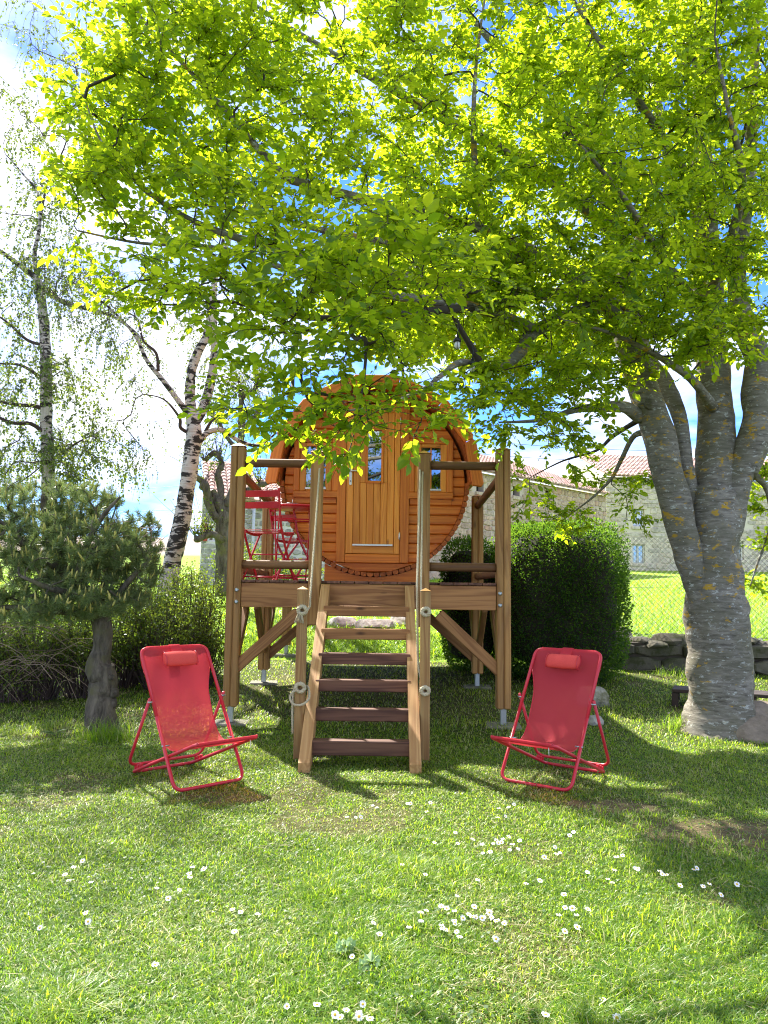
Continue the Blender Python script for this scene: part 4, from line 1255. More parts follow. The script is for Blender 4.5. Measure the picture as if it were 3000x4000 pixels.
birch('tall slender birch rising behind the pine at the far left', 'birch_tree',
      [(205, 2400, 14.6, .17), (198, 2150, 14.6, .15), (192, 1950, 14.6, .13), (185, 1780, 14.6, .12), (180, 1640, 14.6, .115), (180, 1450, 14.6, .105), (172, 1280, 14.6, .095), (160, 1150, 14.6, .085), (150, 1100, 14.6, .07), (95, 1050, 14.6, .055), (0, 980, 14.5, .04), (-120, 900, 14.4, .02)],
      [[(158, 1140, 14.6, .06), (135, 1000, 14.6, .045), (155, 880, 14.6, .036), (150, 760, 14.6, .028), (90, 680, 14.6, .018), (20, 600, 14.6, .009)],
       [(155, 870, 14.6, .025), (190, 700, 14.7, .02), (260, 550, 14.8, .014), (300, 300, 14.9, .007)],
       [(160, 1120, 14.6, .06), (250, 1180, 14.4, .05), (360, 1210, 14.2, .042), (450, 1240, 14, .034), (540, 1310, 13.9, .025), (610, 1400, 13.8, .012)],
       [(178, 1600, 14.6, .05), (130, 1585, 14.5, .042), (60, 1580, 14.4, .036), (-40, 1560, 14.3, .02)],
       [(185, 1700, 14.6, .045), (120, 1655, 14.4, .04), (40, 1650, 14.2, .034), (-60, 1600, 14, .02)],
       [(188, 1350, 14.6, .04), (110, 1330, 14.5, .03), (30, 1260, 14.4, .022), (-60, 1200, 14.3, .012)],
       [(195, 1800, 14.6, .035), (260, 1760, 14.5, .03), (300, 1730, 14.4, .02), (360, 1700, 14.3, .01)],
       [(190, 1500, 14.6, .04), (90, 1430, 14.4, .03), (0, 1420, 14.3, .02)]],
      [(120, 1750, 14.5, 1.1, 1, .7, 1.5), (330, 1700, 14.3, .8, .8, .6, 1.2), (60, 1450, 14.4, 1., 1, .7, 1.2), (280, 1480, 14.3, .9, .9, .6, .9), (60, 1150, 14.5, 1.1, 1, .9, .9), (280, 1050, 14.3, .9, .9, .9, .9), (80, 800, 14.6, 1.2, 1, 1.1, 1.0), (250, 500, 14.8, 1.2, 1, 1.2, 1.1), (60, 420, 14.8, 1.1, 1, 1.0, 1.0), (350, 200, 14.9, 1.2, 1, 1., 1.), (430, 1350, 14, .6, .7, .5, .6), (160, 130, 15, 1.2, 1, .8, .7), (330, 1830, 14.2, .6, .6, .3, .8), (480, 1800, 14., .4, .5, .35, .3), (-60, 1900, 14.2, .7, .7, .6, 1)], 5, .052, 1.15, .5)

# ------------------------------------------------------------------ pollarded knobbly tree behind the cabin post
def pollard():
    rng = np.random.default_rng(17)
    K_ = .56
    T0 = limbpx([(872, 2330, 17, .24), (868, 2200, 17, .22), (866, 2080, 17, .21), (872, 2010, 17, .22), (850, 1960, 17, .18), (825, 1920, 17, .17)], 5)
    Bs = [[(870, 2040, 17, .2), (835, 2010, 16.9, .17), (815, 1960, 16.9, .17), (808, 1920, 16.8, .18), (790, 1880, 16.8, .15), (765, 1860, 16.7, .12), (752, 1830, 16.7, .1), (735, 1810, 16.6, .05)],
          [(880, 2080, 17, .16), (868, 2110, 16.9, .14), (842, 2092, 16.8, .13), (812, 2085, 16.8, .14), (790, 2098, 16.7, .11), (772, 2105, 16.7, .12), (760, 2090, 16.7, .04)],
          [(860, 1960, 17, .17), (862, 1900, 17.1, .14), (850, 1850, 17.1, .13), (866, 1810, 17.2, .11), (838, 1770, 17.2, .11), (800, 1800, 17.2, .09)],
          [(880, 2000, 17, .2), (930, 1940, 17.2, .15), (990, 1905, 17.3, .13), (1030, 1890, 17.3, .10), (1060, 1880, 17.4, .05)],
          [(880, 1980, 17, .17), (920, 1880, 17.2, .14), (930, 1780, 17.3, .12), (945, 1680, 17.3, .13), (940, 1600, 17.4, .11), (945, 1540, 17.4, .12), (935, 1500, 17.4, .05)],
          [(935, 1690, 17.3, .11), (985, 1640, 17.4, .09), (1020, 1600, 17.4, .10), (1060, 1590, 17.5, .05)],
          [(930, 1760, 17.3, .1), (880, 1700, 17.2, .08), (850, 1640, 17.1, .09), (820, 1620, 17.1, .04)],
          [(940, 1560, 17.4, .10), (990, 1520, 17.5, .08), (1030, 1480, 17.5, .12), (1050, 1470, 17.5, .05)]]
    Bs = [limbpx([(a, b, c, r * K_) for a, b, c, r in bb], 5) for bb in Bs]; T0 = (T0[0], [r * .68 for r in T0[1]])
    b0 = T0[0][0].copy()
    t = thing('pollard_tree', 'gnarled pollarded tree with knobbly twisted limbs behind the cabin post', 'tree', b0)
    m = MB(b0); m.tube(T0[0], T0[1], 16, True, 0, .35); m.build('trunk', M['pollard'], t)
    ends = []
    for p, r in Bs:
        m = MB(b0); m.tube(p, r, 12, True, 0, .4)
        for k in (len(p) - 6, len(p) // 2): m.add(*rock_geo(p[k], (r[k] * 1.35,) * 3, k, 2), smooth=True)
        m.build('limb', M['pollard'], t); ends.append((p[-1], p[-1] - p[-6])); ends.append((p[len(p) // 2], V3((0, 0, 1)))); ends.append((p[-8], V3((0, 0, 1))))
    m = MB(b0); P = []; D = []; L = []; Va = []
    for e, d in ends:
        for k in range(15):
            dd = V3((rng.normal() * .45, rng.normal() * .4, .55 + rng.random() * .6)); ln = rng.uniform(.35, 1.1)
            pts = [e + dd * ln * f + V3((rng.normal() * .02, 0, -.12 * f * f)) for f in (0, .35, .7, 1)]
            m.tube(pts, [.008, .006, .004, .002], 3, False)
            for q in range(5):
                f = rng.uniform(.05, 1); P.append(np.array(e + dd * ln * f)); D.append(rng.normal(size=3)); L.append(rng.uniform(.04, .085)); Va.append(rng.random())
    m.build('twigs', M['birchtwig'], t, kind='stuff')
    V, F = rhomb_arrays(np.array(P) - np.array(b0), np.array(D), rng.normal(size=(len(P), 3)), np.array(L), np.array(L) * .7)
    link('foliage', np_mesh('foliage', V, [F], {'var': np.repeat(np.array(Va), 4)}), M['bushleaf'], t, kind='stuff')
pollard()

# ------------------------------------------------------------------ the little pine
def pine():
    rng = np.random.default_rng(23)
    b0 = gp(405, 2862); b0.y += .12
    t = thing('pine_tree', 'small bushy pine with pale candles and a knotty crooked trunk', 'tree', b0)
    Y = b0.y
    T0 = limbpx([(412, 2900, Y, .20), (405, 2830, Y, .165), (398, 2770, Y, .15), (392, 2720, Y, .128), (398, 2690, Y, .145), (405, 2660, Y, .115), (388, 2625, Y, .135), (382, 2590, Y, .115), (396, 2540, Y, .085), (400, 2480, Y, .083), (392, 2420, Y, .088), (360, 2370, Y, .08), (300, 2300, Y, .075), (230, 2200, Y, .06), (180, 2050, Y, .04), (170, 1930, Y, .02)], 6)
    m = MB(b0); m.tube(T0[0], T0[1], 22, True, 0, .30)
    for px, py, r in ((360, 2640, .05), (432, 2648, .05), (445, 2705, .06), (440, 2745, .055)):
        p = at(px, py, Y - .02); m.add(*rock_geo(p, (r, r, r), px, 2), smooth=True)
    m.build('trunk', M['pinebark'], t)
    for px, py, dx in ((430, 2648, .03),):   # sawn-off branch stump
        p = at(px, py, Y - .09); mm = MB(b0); mm.tube([p + V3((-.02, .06, 0)), p + V3((dx, -.02, .01))], [.034, .026], 12); mm.build('stump', M['pinebark'], t)
    Bs = []
    for L in ([(392, 2410, Y, .06), (300, 2390, Y - .2, .045), (150, 2380, Y - .3, .035), (0, 2370, Y - .3, .02), (-120, 2350, Y - .3, .01)], [(395, 2420, Y, .05), (450, 2340, Y - .1, .035), (520, 2250, Y - .2, .025), (590, 2180, Y - .2, .012)],
              [(380, 2380, Y, .05), (420, 2250, Y + .1, .035), (480, 2130, Y + .1, .025), (590, 2030, Y + .1, .012)], [(300, 2300, Y, .05), (330, 2150, Y - .3, .035), (400, 2020, Y - .4, .02), (470, 1940, Y - .4, .01)],
              [(260, 2240, Y, .05), (120, 2150, Y - .2, .035), (20, 2050, Y - .3, .02), (-80, 2000, Y - .3, .01)], [(330, 2330, Y, .045), (200, 2300, Y - .45, .03), (80, 2250, Y - .6, .015)], [(230, 2200, Y, .04), (240, 2060, Y + .3, .028), (280, 1950, Y + .3, .014)]):
        p = limbpx(L, 4); Bs.append(p)
        m = MB(b0); m.tube(p[0], p[1], 7, True, 0, .15); m.build('branch', M['pinebark'], t)
    tg = []
    for px, py, dy, rx, ry, rz, n in [(200, 2130, 0, .75, .75, .42, 150), (60, 2200, -.1, .6, .6, .42, 90), (330, 2160, -.1, .55, .65, .42, 120), (480, 2150, 0, .36, .5, .30, 70), (170, 1960, 0, .55, .5, .24, 70), (330, 1950, 0, .35, .45, .16, 34), (120, 2370, -.2, .7, .5, .16, 90), (380, 2350, -.2, .42, .5, .13, 75), (500, 2330, 0, .22, .3, .10, 18), (-80, 2100, 0, .5, .6, .5, 60), (560, 2240, 0, .2, .3, .14, 18), (540, 2060, .1, .2, .25, .16, 14)]:
        tg.append(ell_points(rng, at(px, py, Y + dy), (rx, ry, rz), int(n * 1.5), .35))
    tg = np.concatenate(tg)
    pos, tang, cnt, lr, nl, chains = grow([T0] + Bs, tg, b0, .12, .2, rng)
    m = MB(b0); chains_mesh(m, pos, cnt, lr, nl, chains, .0045, .42); 
    m.build('twigs', M['pinebark'], t, kind='stuff')
    P = []; D = []; L = []; Va = []; cands = []
    for ch, oi in chains:
        tip = pos[ch[-1]]; d = tang[ch[-1]] * .8 + np.array((0, -.15, .75)) + rng.normal(size=3) * .25; d /= np.linalg.norm(d)
        a = np.cross(d, (0.31, .5, .8)); a /= np.linalg.norm(a); b = np.cross(d, a)
        sl = rng.uniform(.08, .15); vv = rng.random()
        for k in range(95):
            f = rng.random(); th = rng.uniform(0, 2 * pi); el = rng.uniform(.25, 1.0)
            q = tip + d * sl * (f - .85)
            nd = d * (.25 + .75 * f) * .9 + (a * cos(th) + b * sin(th)) * el
            P.append(q); D.append(nd); L.append(rng.uniform(.05, .085)); Va.append(vv * .5 + rng.random() * .49)
        # older needles further back on the shoot
        if len(ch) > 2:
            for k in range(26):
                j = rng.integers(1, len(ch)); q = pos[ch[j]]; P.append(q); D.append(tang[ch[j]] * .5 + rng.normal(size=3) * .7); L.append(rng.uniform(.04, .065)); Va.append(rng.random() * .5)
        if rng.random() < .75: cands.append((tip, d))
    P = np.array(P); L = np.array(L); D = unit(np.array(D))
    V, F = rhomb_arrays(P - np.array(b0), D, rng.normal(size=(len(P), 3)), L, np.full(len(P), .0042))
    link('needles', np_mesh('needles', V, [F], {'var': np.repeat(np.array(Va), 4)}), M['needle'], t, kind='stuff')
    cm = []
    for q in range(4):
        mm = MB(); h = 1.0
        mm.lathe([(0, 0), (.10, .02), (.095, .5), (.06, .85), (0, 1.0)], (0, 0, 0), 6)
        me = mm.mesh('candle'); me.materials.append(M['candle']); cm.append(me)
    rest = MB(b0); n = 0
    cands.sort(key=lambda c: c[0][1])
    for tip, d in cands:
        for k in range(1 + int(rng.random() < .55) + int(rng.random() < .3)):
            dd = d * .5 + np.array((0, 0, .8)) + rng.normal(size=3) * .14; dd /= np.linalg.norm(dd)
            ln = rng.uniform(.05, .105) * (1 if k == 0 else .7)
            x = V3(dd); y = x.orthogonal().normalized(); z = x.cross(y)
            R = Matrix((y, z, x)).transposed().to_4x4()
            if n < 300:
                T = R @ Matrix.Diagonal((.095, .095, ln * 1.1, 1)); T.translation = V3(tip) - b0
                link('candle', cm[n % 4], M['candle'], t, T)
            else:
                c = V3(tip); rest.tube([c, c + x * ln * .6, c + x * ln], [.007, .006, .001], 4, False, rng.random())
            n += 1
    if rest.v: rest.build('candles', M['candle'], t, kind='stuff')
    # tangle of bare twigs on the shaded right side
    mm = MB(b0)
    for k in range(46):
        c = np.array(at(rng.uniform(380, 600), rng.uniform(2060, 2200), Y + rng.uniform(-.3, .3))); d = rng.normal(size=3); d[2] *= .5
        d /= np.linalg.norm(d); ln = rng.uniform(.12, .32)
        mm.tube([c, c + d * ln * .5 + rng.normal(size=3) * .03, c + d * ln], [.005, .004, .002], 4, False)
    mm.build('bare_twigs', M['drytwig'], t, kind='stuff')
pine()

# ------------------------------------------------------------------ bushes and hedges
def leafy(P, rng, L, mt, name, root, wide=.6, up=.4, out=None):
    n = len(P); D = rng.normal(size=(n, 3)); 
    if out is not None: D = D * .7 + out * .8
    D[:, 2] += .1
    N = rng.normal(size=(n, 3)); N[:, 2] += up
    Ls = L * rng.uniform(.65, 1.35, n)
    V, F = rhomb_arrays(P - np.array(root.location), D, N, Ls, Ls * wide)
    return link(name, np_mesh(name, V, [F], {'var': np.repeat(rng.random(n), 4)}), mt, root, kind='stuff')
def box_hedge(label, c, half, seed, n, leaf=.034, ex=4.4):
    rng = np.random.default_rng(seed)
    root = thing('box_hedge', label, 'hedge', (c[0], c[1], c[2] - half[2]), 0, 'clipped box bushes right of the cabin')
    d = unit(rng.normal(size=(n, 3)))
    k = (np.abs(d) ** ex).sum(1) ** (-1 / ex)
    s = d * k[:, None]
    bump = 1 + .11 * (fbm(s[:, 0] * 3 + 9 + s[:, 1] * 2, s[:, 2] * 3 + seed, seed) - .5) * 2 + .05 * (fbm(s[:, 0] * 9 + s[:, 1] * 7, s[:, 2] * 9, seed + 1) - .5) * 2
    depth = 1 - rng.random(n) ** 1.6 * .17
    P = np.array(c) + s * np.array(half) * (bump * depth)[:, None]
    keep = P[:, 2] > c[2] - half[2]
    P = P[keep]; o = d[keep]
    leafy(P, rng, leaf, M['hedgeleaf'], 'foliage', root, .62, .2, o)
    # shoots that stand out of the clipped surface
    m = MB(root.location); Q = []
    for k2 in range(int(n / 260)):
        i = rng.integers(len(P)); p = P[i]; dd = o[i] * .5 + np.array((0, 0, .7)) + rng.normal(size=3) * .2; ln = rng.uniform(.06, .17)
        m.tube([p, p + dd * ln], [.003, .001], 3, False)
        for q in range(9): Q.append(p + dd * ln * rng.random() + rng.normal(size=3) * .012)
    leafy(np.array(Q), rng, leaf * .9, M['hedgeleaf'], 'shoots', root, .6, .2)
    # closed dark core in place of the twigs inside
    vs, fs = rock_geo((0, 0, 0), (1, 1, 1), seed, 3)
    vv = []
    for v in vs:
        v = np.array(v); v = v / np.linalg.norm(v); kk = (np.abs(v) ** ex).sum() ** (-1 / ex); w = np.array(c) + v * kk * np.array(half) * .84
        w[2] = max(w[2], c[2] - half[2] + .02); vv.append(w)
    m.add(vv, fs); m.build('stems', M['hedgecore'], root)
hc = at(2172, 2280, 10.9); hg = gzf(hc.x, hc.y)
top = at(2200, 2030, 10.4).z; bot = hg
box_hedge('large dark clipped box bush between the cabin and the meadow fence', (hc.x, hc.y, (top + bot) / 2), ((2420 - 1925) / 2 * 10.6 / FPX, .9, (top - bot) / 2), 41, 52000)
hc2 = at(1850, 2290, 11.4); t2 = at(1850, 2110, 11.2).z; g2 = gzf(hc2.x, hc2.y)
box_hedge('smaller box bush seen between the right cabin posts', (hc2.x - .05, hc2.y, (t2 + g2) / 2), (.42, .5, (t2 - g2) / 2), 43, 12000)

def bush(label, name, clumps, seed, n, leaf, arcs, group=None, base_px=None, twigs=0):
    rng = np.random.default_rng(seed)
    c0 = np.array(at(*clumps[0][:3]))
    root = thing(name, label, 'bush', (c0[0], c0[1], gzf(c0[0], c0[1])), 0, group)
    m = MB(root.location); P = []
    tot = sum(c[3] * c[5] for c in clumps)
    for px, py, Y, rx, ry, rz in clumps:
        c = np.array(at(px, py, Y)); g = gzf(c[0], c[1])
        k = int(n * rx * rz / tot)
        # leaves sit in clusters along arching stems
        ncl = max(8, k // 26)
        cc = ell_points(rng, c, (rx, ry, rz), ncl, .55)
        for q in cc:
            if q[2] < g + .05: q[2] = g + .05 + rng.random() * .2
            f0 = np.array((c[0] + (q[0] - c[0]) * .35, c[1] + (q[1] - c[1]) * .35, g))
            mid = (f0 + q) / 2 + np.array((0, 0, .25)) + rng.normal(size=3) * .06
            if rng.random() < arcs: m.tube([f0, (f0 + mid) / 2 + rng.normal(size=3) * .04, mid, (mid + q) / 2 + np.array((0, 0, .05)), q], [.006, .005, .004, .003, .002], 3, False)
            dd = unit((q - mid)[None])[0]
            for j in range(26): P.append(q - dd * rng.uniform(-.05, .32) + rng.normal(size=3) * .042)
    P = np.array(P)
    m.build('stems', M['birchtwig'], root, kind='stuff')
    leafy(P, rng, leaf, M['bushleaf'], 'foliage', root, .62, .5)
    return root
bush('broad loose hedge of small yellow green leaves behind the left deckchair', 'hedge_bush',
     [(640, 2480, 9.7, .62, .55, .62), (760, 2380, 10.2, .45, .5, .62), (480, 2480, 9.8, .55, .5, .55), (700, 2330, 10.6, .5, .45, .42), (560, 2330, 10.2, .4, .4, .4), (800, 2560, 10.0, .35, .4, .42)], 51, 26000, .032, .75)
bush('sprawling half bare shrub behind the pine at the far left', 'shrub',
     [(150, 2500, 9.0, .75, .5, .42), (-60, 2480, 9.0, .7, .5, .5), (330, 2490, 9.2, .55, .45, .45), (40, 2640, 8.8, .45, .35, .2)], 52, 17000, .032, .8)
bush('fresh green bush in front of the cottage wall seen past the red chairs', 'green_bush', [(960, 2190, 20, 1.0, .6, .55), (1040, 2230, 20, .8, .6, .5), (1150, 2240, 20, .9, .6, .45)], 53, 6000, .06, .4)
# brushwood heap left of the pine trunk
rngT = np.random.default_rng(61)
hp = gp(60, 2740); brush = thing('brushwood_pile', 'tangle of bare dry twigs on the grass left of the pine', 'brushwood', (hp.x, hp.y, hp.z))
m = MB(brush.location)
for k in range(150):
    c = np.array(at(rngT.uniform(-120, 330) * (1 if rngT.random() < .6 else .6), rngT.uniform(2440, 2720), 8.9 + rngT.uniform(-.5, .6)))
    a = rngT.uniform(-.6, .9); ln = rngT.uniform(.3, 1.1); d = np.array((cos(a), rngT.normal() * .4, sin(a) * .6))
    if rngT.random() < .4: d[0] *= -1
    g = gzf(c[0], c[1]); c[2] = max(c[2], g + .03)
    pts = []
    for f in (0, .25, .5, .75, 1):
        q = c + d * ln * (f - .5) + np.array((0, 0, .22 * ln * (1 - (2 * f - 1) ** 2))) + rngT.normal(size=3) * .018; q[2] = max(q[2], g + .01); pts.append(q)
    r = rngT.uniform(.002, .0045); m.tube(pts, [r, r, r * .9, r * .7, r * .4], 4, False)
m.build('twigs', M['drytwig'], brush, kind='stuff')

# woodland plants by the trunk
def ramsons(label, px, py, seed, n=60, hgt=.28, flowers=6):
    rng = np.random.default_rng(seed); c = gp(px, py)
    root = thing('woodland_plant', label, 'plant', c, 0, 'leafy plants by the low wall')
    P = []; D = []; N = []; L = []
    for k in range(n):
        p = np.array(c) + np.array((rng.normal() * .16, rng.normal() * .1, rng.random() * hgt * .8)); P.append(p); d = rng.normal(size=3); d[2] = abs(d[2]) * .3; D.append(d); N.append((rng.normal() * .4, rng.normal() * .4 - .3, 1)); L.append(rng.uniform(.06, .13))
    P = np.array(P); L = np.array(L)
    V, F = leaf_arrays(P - np.array(c), np.array(D), np.array(N), L, L * .55)
    link('leaves', np_mesh('leaves', V, [F], {'var': np.repeat(rng.random(n), 6)}), M['weed'], root, kind='stuff')
    for k in range(flowers):
        m = MB(); x, y, z = rng.normal() * .17, rng.normal() * .08, hgt * (.75 + .5 * rng.random())
        m.tube([(x * .6, y, 0), (x * .9, y, z * .6), (x, y, z)], .003, 4, False); st = m.build('flower_stem', M['stem'], root)
        m = MB()
        for q in range(14):
            a = rng.uniform(0, 2 * pi); rr = rng.uniform(.0, .03); m.box((x + rr * cos(a) - .007, y + rr * sin(a) - .007, z + .01 * (1 - rr * 20)), (x + rr * cos(a) + .007, y + rr * sin(a) + .007, z + .012 + .01 * (1 - rr * 20)), 0)
        m.build('flower_head', M['daisyw'], st)
ramsons('leafy clump with white flower heads between rock heap and trunk', 2605, 2585, 71, 90, .30, 7)
ramsons('tall nettle like plants against the low wall left of the trunk', 2510, 2500, 72, 70, .34, 0)
ramsons('white flowered clump right of the beech trunk at the frame edge', 2975, 2590, 73, 60, .3, 6)
ramsons('dark leafy weeds in the shade below the box bush', 2300, 2560, 74, 70, .18, 0)
# ------------------------------------------------------------------ stilt platform
XC, YF, DECK = -.145, 7.85, 1.475
PY = [7.85 + .0725, 10.08, 12.35]
plat = thing('stilt_platform', 'brown timber platform on stilts with round rails that carries the barrel cabin', 'platform', (XC, YF, 0))
def pl(x, y, z): return V3((x, y - YF, z))
CX = 1.375; MX = .555
def cap(x, y, z, w, par=plat, M_=None):
    m = MB(); h = w / 2 + .004
    m.add([(x - h, y - h, z), (x + h, y - h, z), (x + h, y + h, z), (x - h, y + h, z), (x, y, z + w * .30)], [[0, 1, 4], [1, 2, 4], [2, 3, 4], [3, 0, 4], [3, 2, 1, 0]])
    return m.build('post_cap', M['cap'], par, M_)
GZ = {}
def double_post(x, y, z0, z1):
    for s in (-1, 1):
        timber('post', pl(x + s * .0365, y, z0), pl(x + s * .0365, y, z1), .070, .145, M['post'], plat, (0, 1, 0), .012)
    cap(x, y - YF, z1 + .002, .145)
for iy, y in enumerate(PY):
    for s in (-1, 1):
        x = s * CX; wx = XC + x; g = gzf(wx, y)
        pz = g + .045
        top_ = {0: 2.85, 1: 2.62, 2: 1.40}[iy]
        if iy == 2:
            timber('post', pl(x, y, pz + .11), pl(x, y, top_), .145, .145, M['post'], plat, (0, 1, 0), .01)
        else:
            double_post(x, y, pz + .13, top_)
        m = MB(); m.box((x - .03, y - YF - .03, pz - .03), (x + .03, y - YF + .03, pz + .15), .006); m.build('steel_foot', M['steel'], plat)
        pad = MB(); pad.box((-.18, -.16, -.11), (.18, .16, -.028), .012)
        o = pad.build('concrete_pad', M['concrete']); o.location = (wx, y + (.02), pz); o.rotation_euler = (0, 0, random.uniform(-.12, .12))
        tag(o, {(0, -1): 'concrete pad under the front left stilt, half behind the left deckchair', (0, 1): 'concrete pad under the front right stilt beside the right deckchair', (1, -1): 'concrete pad under the middle left stilt', (1, 1): 'shaded concrete pad under the middle right stilt',
                (2, -1): 'farthest concrete pad under the rear left stilt', (2, 1): 'farthest concrete pad under the rear right stilt'}[(iy, s)], 'concrete pad', 'concrete pads under the stilts')
# front posts beside the ladder
for s in (-1, 1):
    timber('post', pl(s * MX, PY[0], 1.02), pl(s * MX, PY[0], 2.80), .125, .145, M['post'], plat, (0, 1, 0), .012)
    cap(s * MX, PY[0] - YF, 2.802, .132)
# beams
bz = DECK - .03 - .126
for a, b in ((-CX + .0745, -MX - .065), (-MX + .065, MX - .065), (MX + .065, CX - .0745)):
    timber('beam', pl(a, PY[0] - .005, bz), pl(b, PY[0] - .005, bz), .085, .246, M['beam'], plat)
for y in PY[1:]:
    timber('beam', pl(-CX + .076, y, bz), pl(CX - .076, y, bz), .085, .22, M['beam'], plat)
for s in (-1, 1):
    timber('beam', pl(s * CX, PY[0] + .076, bz), pl(s * CX, PY[1] - .076, bz), .085, .22, M['beam'], plat)
    timber('beam', pl(s * CX, PY[1] + .076, bz), pl(s * CX, PY[2] - .076, bz), .085, .22, M['beam'], plat)
for k in range(3):
    x = -.75 + .75 * k
    timber('joist', pl(x, PY[0] + .05, bz + .02), pl(x, PY[1] - .05, bz + .02), .06, .18, M['beam'], plat)
    timber('joist', pl(x, PY[1] + .05, bz + .02), pl(x, PY[2] - .05, bz + .02), .06, .18, M['beam'], plat)
# deck boards run away from the ladder
nb = 20; bw = (2 * CX + .14) / nb
rnd = random.Random(4)
for k in range(nb):
    x = -CX - .07 + bw * (k + .5)
    y0 = PY[0] - .05 - rnd.uniform(.0, .014); y1 = PY[2] + .07
    if abs(abs(x) - CX) < .14: y0 = PY[0] + .08
    if abs(abs(x) - MX) < .13: y0 = PY[0] + .078
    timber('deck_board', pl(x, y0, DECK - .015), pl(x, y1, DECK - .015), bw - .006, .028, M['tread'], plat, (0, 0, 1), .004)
# braces
def brace(a, b, w=.075, h=.115): timber('brace', a, b, w, h, M['brace'], plat, (0, 0, 1), .008)
zb = bz - .123
for s in (-1, 1):
    brace(pl(s * (MX + .16), PY[0] - .005, zb - .045), pl(s * (CX - .03), PY[0] - .005, zb - .62))
    brace(pl(s * (MX + .06), PY[1], zb - .04), pl(s * (CX - .03), PY[1], zb - .68))
    brace(pl(s * CX, PY[0] + .72, zb - .02), pl(s * CX, PY[0] + .09, zb - .62), .07, .10)
    brace(pl(s * CX, PY[1] + .70, zb - .02), pl(s * CX, PY[1] + .09, zb - .60), .07, .10)
    brace(pl(s * CX, PY[1] - .70, zb - .02), pl(s * CX, PY[1] - .09, zb - .60), .07, .10)
# round rails
for s in (-1, 1):
    for z in (2.685, 1.632):
        rod('rail', pl(s * (MX + .06), PY[0] - .0, z), pl(s * (CX - .07), PY[0] - .0, z), .045, M['rail'], plat, 16, None, .03)
    rod('side_rail', pl(s * CX, PY[0] + .07, 2.60), pl(s * CX, PY[1] - .07, 2.50 if s > 0 else 2.52), .045, M['rail' if s > 0 else 'rail'], plat, 16, None, .03)
    rod('side_rail', pl(s * CX, PY[0] + .07, 1.585), pl(s * CX, PY[1] - .07, 1.575), .045, M['rail'], plat, 16, None, .03)
# bolts
for s in (-1, 1):
    for z in (bz + .05, bz - .07):
        m = MB(); x = s * CX + (.036 if s < 0 else -.040)
        m.tube([(x, -.001, z), (x, -.006, z)], .020, 14); m.tube([(x, -.005, z), (x, -.016, z)], .012, 6, smooth=False)
        m.build('bolt', M['steel'], plat)

# ------------------------------------------------------------------ barrel cabin
BX, BY, BZ = -.125, 9.88, 2.764
RO, RI = 1.215, 1.165
cabin = thing('barrel_cabin', 'orange stained wooden barrel cabin with a plank door under the beech', 'cabin', (BX, BY, DECK))
zc0 = BZ - DECK
def cb(px, py, Y=9.86):
    p = at(px, py, Y); return p.x - BX, p.z - DECK
# staves, each a long board with a rounded outer edge
NS = 46
for k in range(NS):
    a0 = pi + 0.0 + (pi) * k / NS; a1 = pi + pi * (k + 1) / NS; g_ = .003
    am = (a0 + a1) / 2
    pol = []
    for t, r in ((0, RI), (.02, RO - .012), (.25, RO), (.75, RO), (.98, RO - .012), (1, RI)):
        a = a0 + g_ + (a1 - a0 - 2 * g_) * t; pol.append((r * cos(a), zc0 + r * sin(a)))
    L = 2.9; m = MB()
    c = ((RI + RO) / 2 * cos(am), zc0 + (RI + RO) / 2 * sin(am))
    # local frame: x along the board
    y0 = -.13
    loc = [(p[0] - c[0], p[1] - c[1]) for p in pol]
    m.prism([(p[0], p[1]) for p in loc], 0, L, 1)
    vs = [(v[1], v[0], v[2]) for v in m.v]; m.v = vs
    T = Matrix(((0, 1, 0), (1, 0, 0), (0, 0, 1))).to_4x4(); T.translation = V3((c[0], y0, c[1]))
    m.build('stave', M['stave'], cabin, T)
# roof boards above the equator
NR = 30; RR0, RR1 = 1.20, 1.262
for k in range(NR):
    a0 = pi * k / NR - .03 + .06 * (k / NR); a1 = pi * (k + 1) / NR - .03 + .06 * ((k + 1) / NR); g_ = .0002
    am = (a0 + a1) / 2; c = ((RR0 + RR1) / 2 * cos(am), zc0 + (RR0 + RR1) / 2 * sin(am))
    m = MB(); m.prism([(r * cos(a) - c[0], zc0 + r * sin(a) - c[1]) for a, r in ((a0 + g_, RR0), (a0 + g_, RR1), (a1 - g_, RR1), (a1 - g_, RR0))], 0, 3.05, 1)
    m.v = [(v[1], v[0], v[2]) for v in m.v]
    T = Matrix(((0, 1, 0), (1, 0, 0), (0, 0, 1))).to_4x4(); T.translation = V3((c[0], -.24, c[1]))
    m.build('roof_board', M['stave'], cabin, T)
